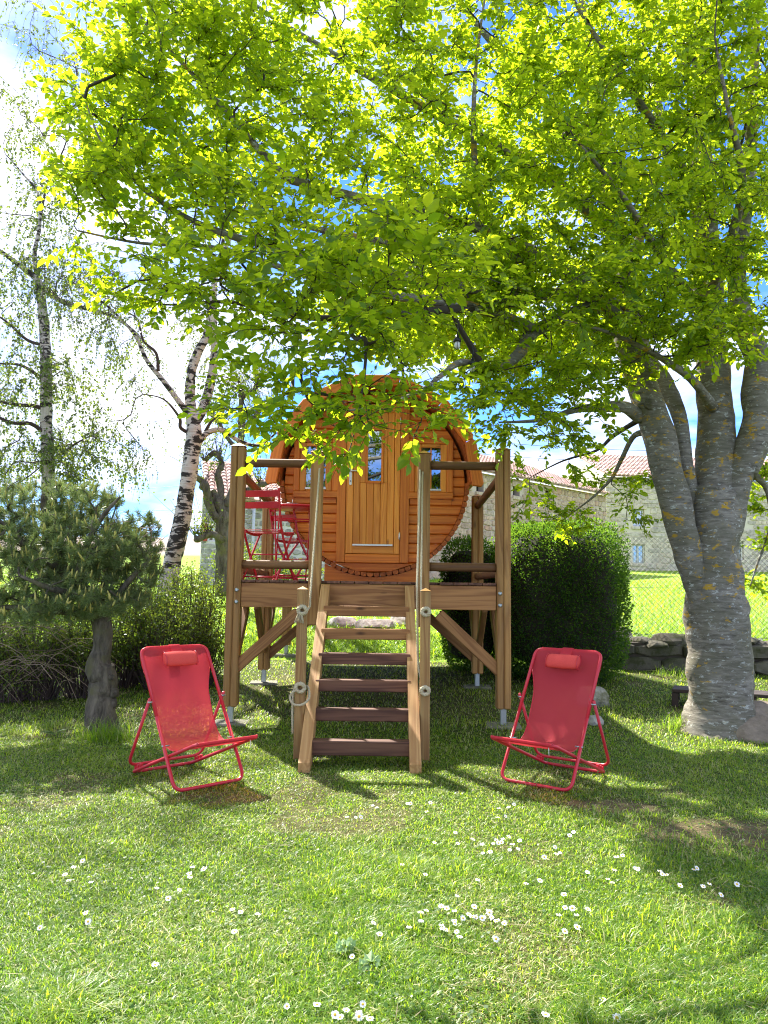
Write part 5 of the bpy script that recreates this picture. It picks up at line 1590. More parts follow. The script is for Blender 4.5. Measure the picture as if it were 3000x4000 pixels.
# chunky trim boards round the roof edge
NT = 7
for k in range(NT):
    a0 = radians(-3 + 186 / NT * k); a1 = radians(-3 + 186 / NT * (k + 1)); am = (a0 + a1) / 2
    r0, r1 = 1.205, 1.350; half = r1 * tan((a1 - a0) / 2); hin = r0 * sin((a1 - a0) / 2) 
    q = .035
    pol = [(-hin, 0), (hin, 0), (half * .985 - .004, r1 - r0 - q), (half * .985 - q - .01, r1 - r0 + .0), (-half * .985 + q + .01, r1 - r0 + .0), (-half * .985 + .004, r1 - r0 - q)]
    # board with a soft front edge
    m = MB(); n = len(pol); vs = []
    cx_ = 0; cy_ = (r1 - r0) / 2
    for y, s in ((-.030, .955), (-.018, 1.0), (.032, 1.0)):
        for p in pol: vs.append((cx_ + (p[0] - cx_) * (s if s == 1 else .975), y, cy_ + (p[1] - cy_) * (s if s == 1 else .86)))
    fs = [list(range(n))]
    for b in (0, n): fs += [[b + i, b + n + i, b + n + (i + 1) % n, b + (i + 1) % n] for i in range(n)]
    fs.append([2 * n + n - 1 - i for i in range(n)])
    m.add(vs, fs)
    T = Matrix.Translation(V3((r0 * cos(am), -.275 - (.004 if k % 2 else 0), zc0 + r0 * sin(am)))) @ Matrix.Rotation(-(am - pi / 2), 4, 'Y')
    m.build('roof_trim', M['cabtrim'], cabin, T)
# door geometry from the photograph, at the depth of the front wall
dl, _ = cb(1315, 2000); dr, _ = cb(1597, 2000)
_, dtop = cb(1454, 1579); _, dbot = cb(1454, 2163)
DCX = (dl + dr) / 2; DW = (dr - dl) / 2      # casing outer half width
LW = .345                                    # door leaf half width
# window centres
wxs = (DCX + .745, DCX - .745); wz = (cb(1500, 1751)[1] + cb(1500, 1907)[1]) / 2
GH, GW = .275, .125                          # half sizes of the glass
WO, WH = .285, .385                          # casing outer half sizes
# front wall planks
ph = .1235; z = zc0 - RI + .012; r_ = RI - .004
def chord(zz):
    t = r_ * r_ - (zz - zc0) ** 2
    return sqrt(max(t, .0004))
def wallpiece(a_fun, b_fun, z0, z1):
    prof = [(0, z0 + .002), (-.018, z0 + .014), (-.018, z1 - .014), (0, z1 - .002)]
    zm = (z0 + z1) / 2
    xa = a_fun(zm); xb = b_fun(zm)
    if xb - xa < .03: return
    c = (xa + xb) / 2
    m = MB(); vs = []
    for f in (a_fun, b_fun):
        for y, zz in prof: vs.append((f(zz) - c, y, zz - zm))
        vs.append((f(z1) - c, .03, z1 - .002 - zm)); vs.append((f(z0) - c, .03, z0 + .002 - zm))
    fs = [[5, 4, 3, 2, 1, 0], [6, 7, 8, 9, 10, 11]] + [[i, (i + 1) % 6, 6 + (i + 1) % 6, 6 + i] for i in range(6)]
    m.add(vs, fs)
    m.build('wall_plank', M['cab'], cabin, Matrix.Translation(V3((c, 0, zm))))
k0 = lambda v: (lambda zz: v)
while z < zc0 + RI - .03:
    z0, z1 = z, min(z + ph, zc0 + RI - .01)
    L_ = lambda zz: -chord(zz); R_ = lambda zz: chord(zz)
    # openings this board runs into: (left, right, bottom, top)
    ops = sorted([o_ for o_ in [(dl + .012, dr - .012, dbot - .10, dtop + .105)] + [(wx - WO + .012, wx + WO - .012, wz - WH + .012, wz + WH - .014) for wx in wxs] if o_[2] < z1 - .004 and o_[3] > z0 + .004])
    cur = L_
    for oa, ob, oc, od in ops:
        wallpiece(cur, k0(oa), z0, z1)
        if oc > z0 + .03: wallpiece(k0(oa + .003), k0(ob - .003), z0, oc)
        if od < z1 - .03: wallpiece(k0(oa + .003), k0(ob - .003), od, z1)
        cur = k0(ob)
    wallpiece(cur, R_, z0, z1)
    z += ph
m = MB(); m.prism([(RI * .985 * cos(2 * pi * i / 40), zc0 + RI * .985 * sin(2 * pi * i / 40)) for i in range(40)], 2.55, 2.60, 1)
m.build('rear_wall', M['cab'], cabin)
# casing
def board(name, x0, x1, z0, z1, y0, y1, mt, par=cabin, bev=.006):
    w = x1 - x0; h = z1 - z0
    if h >= w: return timber(name, ((x0 + x1) / 2, (y0 + y1) / 2, z0), ((x0 + x1) / 2, (y0 + y1) / 2, z1), w, y1 - y0, mt, par, (0, 1, 0), bev)
    return timber(name, (x0, (y0 + y1) / 2, (z0 + z1) / 2), (x1, (y0 + y1) / 2, (z0 + z1) / 2), y1 - y0, h, mt, par, (0, 0, 1), bev)
frame = thing('door_frame', '', '', (0, 0, 0)); del frame['label']; del frame['category']; frame.parent = cabin
board('jamb', dl, DCX - LW - .006, dbot - .115, dtop + .02, -.052, .02, M['cab'], frame)
board('jamb', DCX + LW + .006, dr, dbot - .115, dtop + .02, -.052, .02, M['cab'], frame)
board('rail', DCX - LW - .003, DCX + LW + .003, dbot - .117, dbot - .008, -.050, .02, M['cab'], frame)
board('head', dl - .01, dr + .01, dtop + .023, dtop + .12, -.055, .02, M['cab'], frame)
# door leaf
door = thing('door', '', '', (0, 0, 0)); del door['label']; del door['category']; door.parent = cabin
sw = .088
board('stile', DCX - LW, DCX - LW + sw, dbot, dtop, -.042, .005, M['cabdoor'], door, .004)
board('stile', DCX + LW - sw * .78, DCX + LW, dbot, dtop, -.042, .005, M['cabdoor'], door, .004)
board('door_rail', DCX - LW + sw + .001, DCX + LW - sw * .78 - .001, dtop - .11, dtop, -.041, .005, M['cabdoor'], door, .004)
board('door_rail', DCX - LW + sw + .001, DCX + LW - sw * .78 - .001, dbot, dbot + .095, -.041, .005, M['cabdoor'], door, .004)
gx0, gz1 = cb(1440, 1682); gx1, gz0 = cb(1488, 1879)
x0 = DCX - LW + sw + .002; x1 = DCX + LW - sw * .78 - .002; npk = 6; pw = (x1 - x0) / npk
ft = .03
for i in range(npk):
    a = x0 + pw * i; b = a + pw - .004
    lo = dbot + .097; hi = dtop - .112
    if b < gx0 - ft or a > gx1 + ft: board('door_plank', a, b, lo, hi, -.030, .0, M['cabdoor'], door, .005)
    else:
        def clipb(z0_, z1_): board('door_plank', a, b, z0_, z1_, -.030, .0, M['cabdoor'], door, .005)
        clipb(lo, gz0 - ft + .004); clipb(gz1 + ft - .004, hi)
        if a < gx0 - ft - .012: board('door_plank', a, gx0 - ft, gz0 - ft + .006, gz1 + ft - .006, -.030, .0, M['cabdoor'], door, .004)
        if b > gx1 + ft + .012: board('door_plank', gx1 + ft, b, gz0 - ft + .006, gz1 + ft - .006, -.030, .0, M['cabdoor'], door, .004)
def window_ring(name, cx0, cx1, cz0, cz1, t, y0, y1, mt, par):
    board(name, cx0 - t, cx0, cz0 - t, cz1 + t, y0, y1, mt, par, .004); board(name, cx1, cx1 + t, cz0 - t, cz1 + t, y0, y1, mt, par, .004)
    board(name, cx0 + .001, cx1 - .001, cz0 - t, cz0, y0 + .001, y1, mt, par, .004); board(name, cx0 + .001, cx1 - .001, cz1, cz1 + t, y0 + .001, y1, mt, par, .004)
window_ring('window_bead', gx0, gx1, gz0, gz1, ft, -.046, -.002, M['cab'], door)
def pane(x0_, x1_, z0_, z1_, y, par):
    m = MB(); m.box((x0_ - .004, y, z0_ - .004), (x1_ + .004, y + .004, z1_ + .004), 0); return m.build('pane', M['glass'], par)
pane(gx0, gx1, gz0, gz1, -.02, door)
# two pale bars set close behind the door's glass
for py0, py1 in ((1772, 1783), (1805, 1814)):
    zb0 = cb(1460, py1)[1]; zb1 = cb(1460, py0)[1]
    m = MB(); m.box((gx0, -.012, zb0), (gx1, -.004, zb1), 0); m.build('white_bar', M['white'], door)
# ironmongery
hx, hz = cb(1370, 1858)
m = MB()
m.lathe([], (0, 0, 0)) if False else None
pts = [(hx + dx * .017, hz + dz) for dx, dz in ((-.6, -.126), (.6, -.126), (1, -.115), (1, .115), (.6, .126), (-.6, .126), (-1, .115), (-1, -.115))]
m.prism(pts, -.052, -.042, 1); hd = m.build('handle', M['alu'], door)
m = MB(); zz = hz + .055
m.tube([(hx, -.05, zz), (hx, -.085, zz), (hx + .02, -.092, zz), (hx + .12, -.09, zz - .004), (hx + .128, -.082, zz - .005)], [.010, .010, .011, .010, .008], 10); m.build('lever', M['alu'], hd)
m = MB(); m.tube([(hx, -.0525, hz - .075), (hx, -.056, hz - .075)], .009, 12); m.build('keyhole', M['black'], hd)
for pyc in (1646, 1812, 2096):
    zz = cb(1575, pyc)[1]; m = MB(); xx = DCX + LW + .003
    m.tube([(xx, -.056, zz - .05), (xx, -.056, zz + .05)], .0075, 10); m.box((xx - .012, -.052, zz - .035), (xx - .002, -.045, zz + .035), .001); m.build('hinge', M['alu'], door)
kz = dbot + .098
m = MB(); m.box((DCX - LW + .09, -.055, kz), (DCX + LW - .085, -.040, kz + .024), .003); m.build('drip_strip', M['alu'], door)
# side windows with casing, sash, glazing bars and a metal drip strip
for wx in wxs:
    w = thing('window', '', '', (0, 0, 0)); del w['label']; del w['category']; w.parent = cabin
    c = .075
    board('casing', wx - WO, wx - WO + c, wz - WH + c + .001, wz + WH, -.048, .02, M['cab'], w)
    board('casing', wx + WO - c, wx + WO, wz - WH + c + .001, wz + WH, -.048, .02, M['cab'], w)
    board('casing', wx - WO - .004, wx + WO + .004, wz - WH - .01, wz - WH + c - .001, -.050, .02, M['cab'], w)
    board('casing', wx - WO + c + .001, wx + WO - c - .001, wz + WH - .06, wz + WH, -.046, .02, M['cab'], w)
    sx_ = WO - c - .002
    board('sash', wx - sx_, wx - GW, wz - WH + c + .001, wz + WH - .062, -.034, .01, M['cabdoor'], w, .008)
    board('sash', wx + GW, wx + sx_, wz - WH + c + .001, wz + WH - .062, -.034, .01, M['cabdoor'], w, .008)
    board('sash', wx - GW + .001, wx + GW - .001, wz - WH + c + .002, wz - GH, -.032, .01, M['cabdoor'], w, .004)
    board('sash', wx - GW + .001, wx + GW - .001, wz + GH, wz + WH - .063, -.032, .01, M['cabdoor'], w, .004)
    pane(wx - GW, wx + GW, wz - GH, wz + GH, -.008, w)
    board('glazing_bar', wx - .009, wx + .009, wz - GH, wz + GH, -.022, -.012, M['cabdoor'], w, .002)
    board('glazing_bar', wx - GW, wx + GW, wz - .010, wz + .010, -.020, -.0125, M['cabdoor'], w, .002)
    m = MB(); m.box((wx - GW - .01, -.046, wz - GH - .014), (wx + GW + .01, -.030, wz - GH + .012), .003); m.build('drip_strip', M['alu'], w)
# cradles that hold the barrel on the deck
for yy in (-.10, 1.2, 2.5):
    m = MB(); hw = .62; pol = [(-hw, .002), (hw, .002)]
    for i in range(13):
        x = hw - 2 * hw * i / 12; zz = zc0 - sqrt((RO + .004) ** 2 - x * x); pol.append((x, max(zz, .004)))
    m.prism(pol, yy, yy + .07, 1); m.build('cradle', M['cabtrim'], cabin)

# ------------------------------------------------------------------ ladder stair
LX = -.157
stair = thing('ladder_stair', 'steep open ladder stair with six thick dark treads up to the deck', 'stairs', (LX, 6.0, 0))
A0 = V3((0, 0.06, -.03)); 
sl_a = V3((0, .0, 0)); sl_b = V3((0, 1.845, DECK - .06))
dirS = (sl_b - sl_a).normalized(); nS = V3((0, -dirS.z, dirS.y))
SH = .135
for s in (-1, 1):
    x = s * .425
    # stringer with plumb foot and plumb head
    y0, z0 = .0, .0; slope = (DECK - .02) / 1.845; tk = SH / dirS.y
    pol = [(0.0, .0), (SH / dirS.z * 1.0, .0), (1.845, 1.845 * slope - tk), (1.845, 1.845 * slope - .02), (1.80, 1.80 * slope), (.045, .045 * slope + .06), (0.0, .075)]
    Lg = sqrt(1.845 ** 2 + DECK ** 2); ang = atan2(slope, 1)
    m = MB(); m.prism([( (p[0]) * cos(ang) + p[1] * sin(ang), -p[0] * sin(ang) + p[1] * cos(ang)) for p in pol], -.044, .044, 1)
    # prism axis=1 gives (along, across, up) already in the board's own frame
    T = Matrix(((0, -1, 0), (cos(ang), 0, -sin(ang)), (sin(ang), 0, cos(ang)))).to_4x4(); T.translation = V3((x, 0, 0))
    m.build('stringer', M['pale'], stair, T)
for i in range(6):
    zt = .205 * (i + 1) - .0; yf = .215 + .2555 * i
    hgt = .098 if i else .112
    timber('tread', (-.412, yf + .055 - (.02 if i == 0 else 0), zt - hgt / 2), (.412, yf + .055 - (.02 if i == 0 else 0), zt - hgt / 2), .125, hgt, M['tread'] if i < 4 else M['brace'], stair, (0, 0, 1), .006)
for s in (-1, 1):
    x = s * .514
    timber('newel_post', (x, .47, 0.0), (x, .47, 1.385), .082, .09, M['newel'], stair, (0, 1, 0), .008)
    cap(x, .47, 1.387, .082, stair)

# ------------------------------------------------------------------ ropes
def rope(m, pts, r=.0056, lay=.06, sub=10):
    P = smooth_path(pts, sub)
    s = 0; acc = [0]
    for a, b in zip(P[:-1], P[1:]): s += (b - a).length; acc.append(s)
    n = max(8, int(s / .011)); Q = []
    j = 0
    for i in range(n + 1):
        t = s * i / n
        while j < len(acc) - 2 and acc[j + 1] < t: j += 1
        f = (t - acc[j]) / max(acc[j + 1] - acc[j], 1e-6); Q.append(P[j].lerp(P[j + 1], min(max(f, 0), 1)))
    t0 = (Q[1] - Q[0]).normalized(); u = t0.orthogonal().normalized(); fr = []
    for i in range(len(Q)):
        t = (Q[min(i + 1, len(Q) - 1)] - Q[max(i - 1, 0)]).normalized(); u = (u - t * u.dot(t)).normalized(); fr.append((u.copy(), t.cross(u)))
    for k in range(3):
        pts_ = []
        for i, q in enumerate(Q):
            a = 2 * pi * (k / 3 + s * i / n / lay); pts_.append(q + (fr[i][0] * cos(a) + fr[i][1] * sin(a)) * r * .95)
        m.tube(pts_, r * 1.05, 5, True, 0)
def knot(m, c, r=.034, seed=1):
    rr = random.Random(seed); pts = []
    for i in range(15):
        a = i / 14 * 2 * pi * 2.2; p = V3((cos(a) * r, -.020 - .016 * sin(a * 1.5 + seed), sin(a) * r * .9)); pts.append(V3(c) + p)
    rope(m, pts, .0095, .05, 4)
NYF = 6.0 + .47 - .045          # front face of the newels
for s, lab in ((-1, 'left rope handrail with a looped knot on the lower newel post'), (1, 'right doubled rope handrail with two knots on the newel post')):
    nx = LX + s * .514; px_ = XC + s * MX
    ro = thing('rope_handrail', lab, 'rope', (nx, NYF, 0), 0, 'rope handrails of the ladder stair')
    Lc = lambda x, y, z: V3((x - nx, y - NYF, z))
    xin = px_ + (.02 if s < 0 else -.045)
    m = MB()
    if s < 0:
        rope(m, [Lc(xin + .01, YF + .05, 2.62), Lc(xin + .01, YF - .02, 2.615), *[Lc(*(V3((xin + .012, YF - .045, 2.57)).lerp(V3((nx + .056, 6.56, 1.34)), f) + V3((0, 0, -.10 * f * (1 - f))))) for f in (0, .2, .4, .6, .8, 1)], Lc(nx + .056, 6.51, 1.24), Lc(nx + .03, 6.47, 1.215)])
        m.build('rope', M['rope'], ro)
        m = MB(); knot(m, Lc(nx + .008, NYF, 1.215), .034, 1); m.build('knot', M['rope'], ro)
        m = MB(); rr = random.Random(2)
        for k in range(34):
            x = rr.uniform(-.03, .03); m.tube([Lc(nx - .008 + x * .5, NYF - .03, 1.20), Lc(nx - .012 + x, NYF - .04 - rr.random() * .02, 1.15), Lc(nx - .015 + x * 1.3, NYF - .02 - rr.random() * .03, 1.105 + rr.random() * .02)], .0022, 3, False)
        m.build('frayed_end', M['rope'], ro)
        m = MB(); knot(m, Lc(nx + .005, NYF, .585), .036, 3); m.build('knot', M['rope'], ro)
        m = MB()
        rope(m, [Lc(nx - .01, NYF - .03, .57), Lc(nx - .055, NYF - .04, .55), Lc(nx - .075, NYF - .03, .50), Lc(nx - .04, NYF - .045, .455), Lc(nx + .03, NYF - .045, .455), Lc(nx + .078, NYF - .01, .50), Lc(nx + .068, NYF + .05, .57), Lc(nx + .05, NYF + .09, .59)])
        rope(m, [Lc(nx - .052, NYF + .05, .57), Lc(nx - .058, NYF + .03, .45), Lc(nx - .056, NYF + .02, .34), Lc(nx - .052, NYF + .03, .21)])
        m.build('loop', M['rope'], ro)
    else:
        for q in (0, 1):
            rope(m, [Lc(xin + .028 * q, YF + .05, 2.62 - .02 * q), Lc(xin + .028 * q, YF - .02, 2.615 - .02 * q), *[Lc(*(V3((xin + .024 * q, YF - .045, 2.57 - .02 * q)).lerp(V3((nx - .066 + .034 * q, 6.60, 1.42)), f) + V3((0, 0, -.10 * f * (1 - f))))) for f in (0, .2, .4, .6, .8, 1)], Lc(nx - .062 + .045 * q, 6.53, 1.32 if q else 1.10), Lc(nx - .055 + .03 * q, 6.49, 1.24 if q else .80), Lc(nx - .02, 6.47, 1.215 if q else .60)])
        m.build('rope', M['rope'], ro)
        m = MB(); knot(m, Lc(nx, NYF, 1.215), .032, 5); m.build('knot', M['rope'], ro)
        m = MB(); knot(m, Lc(nx, NYF, .575), .032, 7); m.build('knot', M['rope'], ro)

# ------------------------------------------------------------------ deckchairs
def arc_frame(pts, r, bend=.06, sub=5):
    """path with rounded corners"""
    P = [V3(p) for p in pts]; out = [P[0]]
    for i in range(1, len(P) - 1):
        a, b, c = P[i - 1], P[i], P[i + 1]
        d1 = min(bend, (a - b).length * .45); d2 = min(bend, (c - b).length * .45)
        p = b + (a - b).normalized() * d1; q = b + (c - b).normalized() * d2
        for k in range(sub + 1):
            t = k / sub; out.append((1 - t) ** 2 * p + 2 * t * (1 - t) * b + t * t * q)
    out.append(P[-1]); return out
def deckchair(label, loc, rz, flip):
    t = thing('deckchair', label, 'deckchair', loc, rz, 'red deckchairs on the lawn')
    R = .0125; w = .275
    topy, topz = .60, .925
    def A(f, x): return V3((x, f * topy, .013 + f * (topz - .013)))
    m = MB(); m.tube(arc_frame([A(.5, -w), A(0, -w), A(0, w), A(.5, w)], R, .07), R, 10)
    m.tube(arc_frame([A(.5, -w), A(1, -w), A(1, w), A(.5, w)], R, .06), R, 10); m.build('back_frame', M['red'], t)
    w2 = w - .028
    fy, fz, by_, bz_ = -.20, .345, .70, .013
    m = MB(); loop = arc_frame([V3((0, fy, fz)), V3((-w2, fy, fz)), V3((-w2, by_, bz_)), V3((w2, by_, bz_)), V3((w2, fy, fz)), V3((0, fy, fz))], R, .05)
    m.tube(loop, R, 10, False); m.build('seat_frame', M['red'], t)
    w3 = w + .027
    a = A(.60, 0)
    m = MB(); m.tube(arc_frame([V3((-w3, a.y, a.z + .03)), V3((-w3, .66, .075)), V3((w3, .66, .075)), V3((w3, a.y, a.z + .03))], R, .075), R * .9, 10); m.build('support_frame', M['red'], t)
    for s in (-1, 1):   # pivots and notches
        m = MB(); m.tube([(s * (w - .01), a.y, a.z + .005), (s * (w3 + .014), a.y, a.z + .005)], .006, 8); m.build('pivot', M['steel'], t); m = MB()
        m.tube([(s * (w2 - .012), .175, .285), (s * (w + .018), .175, .285)], .006, 8); m.build('pivot', M['steel'], t)
        for q in (.56, .60, .64):
            z_ = fz + (bz_ - fz) * (q - fy) / (by_ - fy)
            m = MB(); m.box((s * w2 - .012, q - .008, z_ + .008), (s * w2 + .012, q + .008, z_ + .034), .003); m.build('notch', M['red'], t)
    # sling
    prof = [(topy + .016, topz - .002), (topy + .004, topz + .016), (topy - .014, topz + .008), (topy - .03, topz - .035), (.545, .80), (.50, .70), (.455, .59), (.41, .485), (.36, .39), (.305, .315), (.24, .27), (.16, .253), (.07, .262), (-.03, .285), (-.12, .318), (-.185, .352), (-.212, .357), (-.217, .343), (-.205, .330)]
    prof = [(p.x, p.y) for p in smooth_path([(a_, b_, 0) for a_, b_ in prof], 3)]
    N = len(prof); nx_ = 16; vs = []
    for i, (y, z) in enumerate(prof):
        f = i / (N - 1)
        if f < .2: hw = w + .012
        elif f < .34: q = (f - .2) / .14; hw = (w + .012) * (1 - q) + .228 * q if q < 1 else .228; hw = w + .012 - (w + .012 - .228) * (q * q * (3 - 2 * q))
        elif f < .8: hw = .228 + .004 * (f - .34)
        else: hw = .232
        dd_ = max(0.0, (topz + .012 - z) / .82) if i > 3 else 0.0
        if dd_ < .07: hw -= .062 * (1 - sqrt(max(0, 1 - (1 - dd_ / .07) ** 2)))
        for k in range(nx_ + 1):
            u = -1 + 2 * k / nx_
            # pulled round the tubes at the sides of the top, sagging in the middle
            sag = .012 * (1 - u * u) * sin(pi * min(1, max(0, (f - .12) / .75)))
            edge = .018 * max(0, abs(u) - .80) / .2 if f < .2 else 0
            drop = 0
            wr = .0045 * sin(u * 15 + f * 9 + 1.3 * sin(u * 5)) * max(0, 1 - abs(f - .15) * 7) * (.35 + abs(u)) + .0035 * sin(u * 6 + f * 31) * max(0, 1 - abs(f - .62) * 5)
            vs.append((u * hw, y + sag * .9 + edge * .4 + wr, z - sag * .5 + drop))
    F = []
    for i in range(N - 1):
        for k in range(nx_):
            b = i * (nx_ + 1) + k; F.append([b, b + 1, b + nx_ + 2, b + nx_ + 1])
    m = MB(); m.add(vs, F, 0, True); m.build('sling', M['fabric'], t)
    # hems along both edges
    m = MB()
    for k in (0, nx_):
        m.tube([V3(vs[i * (nx_ + 1) + k]) for i in range(int(N * .24), N - 4)], .0032, 5, True)
    m.build('hem', M['red'], t)
    # pillow on a strap over the top
    py_, pz_ = .518, .835
    m = MB(); ring = 14; L = .135; vs = []; F = []
    nrm = V3((0, -.84, .54)); upv = V3((0, .54, .84))
    stations = [(-1.0, .25), (-.985, .62), (-.93, .9), (-.75, 1), (0, 1.03), (.75, 1), (.93, .9), (.985, .62), (1.0, .25)]
    for u, s_ in stations:
        for k in range(ring):
            a = 2 * pi * k / ring
            p = V3((u * L, py_, pz_)) + nrm * (.026 + cos(a) * .032 * s_) + upv * (sin(a) * .058 * s_); vs.append(p)
    for i in range(len(stations) - 1):
        for k in range(ring): F.append([i * ring + k, i * ring + (k + 1) % ring, (i + 1) * ring + (k + 1) % ring, (i + 1) * ring + k])
    F.append(list(range(ring))); F.append([(len(stations) - 1) * ring + k for k in range(ring)])
    m.add(vs, F, 0, True); pil = m.build('pillow', M['pillow'], t)
    m = MB()
    m.add([V3((x, y, z)) for y, z in ((.500, .862), (.555, .905), (topy - .012, topz + .016), (topy + .006, topz + .023), (topy + .024, topz + .004), (topy + .02, topz - .10)) for x in (-.045, .045)], [[2 * i, 2 * i + 1, 2 * i + 3, 2 * i + 2] for i in range(5)])
    m.build('strap', M['fabric'], pil)
    m = MB()
    for s in (-1, 1): m.tube([V3((s * L * .955, py_, pz_)) + nrm * (.026 + cos(a) * .032) + upv * (sin(a) * .058) for a in [2 * pi * k / 14 for k in range(15)]], .0032, 4, False)
    m.build('piping', M['red'], pil)
    m = MB(); m.tube([(w2 - .05, fy + .02, fz - .012), (w2 - .048, fy + .018, fz - .075)], [.004, .002], 5); m.build('care_tag', M['white'], t)
    return t
def chair_at(l, r):
    a = gp(*l); b = gp(*r); c = (a + b) / 2; return V3((c.x, c.y, max(a.z, b.z) + .004)), atan2(b.y - a.y, b.x - a.x)
c, rz = chair_at((672, 3106), (962, 3050)); deckchair('red folding deckchair under the pine, left of the ladder, its sling in even shade', c, rz, 0)
c, rz = chair_at((1949, 3050), (2236, 3104)); deckchair('red folding deckchair by the beech, right of the ladder, dappled with sun spots', c, rz, 1)

# ------------------------------------------------------------------ bistro set on the deck
def flat(m, pts, w, th):
    """strap of rectangular section along points in a vertical plane; w along local x given by tuple"""
    for a, b in zip(pts[:-1], pts[1:]):
        a = V3(a); b = V3(b); x = (b - a); L = x.length; x.normalize(); s = V3((1, 0, 0)) if abs(x.x) < .9 else V3((0, 1, 0)); s = (s - x * s.dot(x)).normalized(); n = x.cross(s)
        T = Matrix((x, s, n)).transposed().to_4x4(); T.translation = (a + b) / 2
        m.box((-L / 2 - th * .3, -w / 2, -th / 2), (L / 2 + th * .3, w / 2, th / 2), .002, T)
def bistro_chair(label, loc, rz, S=1.14):
    t = thing('bistro_chair', label, 'chair', loc, rz, 'red folding bistro chairs on the deck')
    hw = .19 * S
    for s in (-1, 1):
        x = s * hw
        m = MB(); p = smooth_path([(x, .27 * S, .84 * S), (x, .235 * S, .68 * S), (x, .175 * S, .48 * S), (x, .02 * S, .25 * S), (x, -.19 * S, .0)], 4); flat(m, p, .014 * S, .026 * S); m.build('back_leg', M['red'], t)
        x2 = s * (hw - .022 * S)
        m = MB(); flat(m, [(x2, -.17 * S, .455 * S), (x2, .02 * S, .24 * S), (x2, .21 * S, 0.0)], .012 * S, .024 * S); m.build('front_leg', M['red'], t)
        m = MB(); p = smooth_path([(x2, -.20 * S, .455 * S), (x2, -.02 * S, .435 * S), (x2, .175 * S, .455 * S)], 4); flat(m, p, .012 * S, .024 * S); m.build('seat_rail', M['red'], t)
    for z, y in ((.80, .258), (.695, .235)):
        timber('back_slat', (-hw - .008, y * S - .012, z * S), (hw + .008, y * S - .012, z * S), .006, .062 * S, M['red'], t, (0, .2, 1), .002)
    for k in range(7):
        f = k / 6; y = (-.19 + .36 * f) * S; z = (.468 - .02 * sin(pi * f)) * S
        timber('seat_slat', (-hw + .012, y, z), (hw - .012, y, z), .042 * S, .006, M['red'], t, (0, 0, 1), .002)
    for y, z in ((.18, .03), (-.165, .03)):
        m = MB(); m.tube([(-hw, y * S, z * S), (hw, y * S, z * S)], .007 * S, 8); m.build('stretcher', M['red'], t)
    m = MB(); m.tube([(-hw, .02 * S, .245 * S), (hw, .02 * S, .245 * S)], .006 * S, 8); m.build('pivot_rod', M['red'], t)
    return t
def on_deck(px, Y):
    p = at(px, 2290, Y); return V3((p.x, p.y, DECK + .001))
bistro_chair('red bistro chair nearest the front rail, its back to the left corner post', on_deck(1047, 8.46), radians(166), 1.15)
bistro_chair('red bistro chair beyond the round table, by the barrel', on_deck(1160, 9.32), radians(140), 1.08)
tp = on_deck(1140, 8.86)
tb = thing('bistro_table', 'round red folding bistro table on the deck left of the door', 'table', tp, radians(12))
m = MB(); m.lathe([(0, .832), (.317, .832), (.334, .838), (.338, .846), (.334, .854), (.320, .856), (0, .851)], (0, 0, 0), 40); m.build('table_top', M['red'], tb)
for s in (-1, 1):
    m = MB(); flat(m, [(s * .20, -.22, 0), (s * .20, .20, .825)], .014, .028); m.build('leg', M['red'], tb)
    m = MB(); flat(m, [(s * .178, .22, 0), (s * .178, -.20, .825)], .014, .028); m.build('leg', M['red'], tb)
for y, z in ((-.19, .06), (.19, .06), (.14, .70), (-.14, .70)):
    m = MB(); m.tube([(-.205, y, z), (.205, y, z)], .008, 8); m.build('stretcher', M['red'], tb)
ap = tp + V3((-.01, -.08, .8525))
ast = thing('ashtray', 'small dark ashtray with a pale stub on the red table', 'ashtray', ap)
m = MB(); m.lathe([(0, .006), (.045, .008), (.055, .032), (.064, .034), (.066, .026), (.058, 0), (0, 0)], (0, 0, 0), 20); m.build('bowl', M['ash'], ast)
m = MB(); m.tube([(-.06, 0, .04), (-.02, -.01, .033)], .006, 8); m.tube([(0.0, 0, .03), (.004, 0, .075)], .005, 8); m.build('stub', M['white'], ast)
# ------------------------------------------------------------------ grass
rngG = np.random.default_rng(77)
def blades(n, xy, h, wdt, lean=.5, dry=None, curl=.5, dz=-.004, frac=None):
    """grass blades as bent three-part strips"""
    x = xy[:, 0]; y = xy[:, 1]; z = gz(x, y) + dz
    th = rngG.uniform(0, 2 * pi, n); ln = (.28 + np.abs(rngG.normal(size=n)) * .8) * lean
    dirx = np.cos(th); diry = np.sin(th)
    b = np.stack([x, y, z], 1); lat = np.stack([-diry, dirx, 0 * x], 1); d = np.stack([dirx, diry, 0 * x], 1)
    up = np.array((0, 0, 1.0))
    h_ = h[:, None]; w_ = wdt[:, None]; l_ = ln[:, None]
    m1 = b + d * h_ * l_ * .30 + up * h_ * .50 / np.sqrt(1 + .25 * l_ ** 2)
    t = b + d * h_ * l_ * (1.0) + up * h_ * (1.0 - .42 * np.minimum(l_, 1.6)) 
    V = np.stack([b - lat * w_ * .5, b + lat * w_ * .5, m1 - lat * w_ * .42, m1 + lat * w_ * .42, t], 1).reshape(-1, 3)
    i = np.arange(n)[:, None] * 5
    return V, i + np.array([[0, 1, 3, 2]]), i + np.array([[2, 3, 4]])
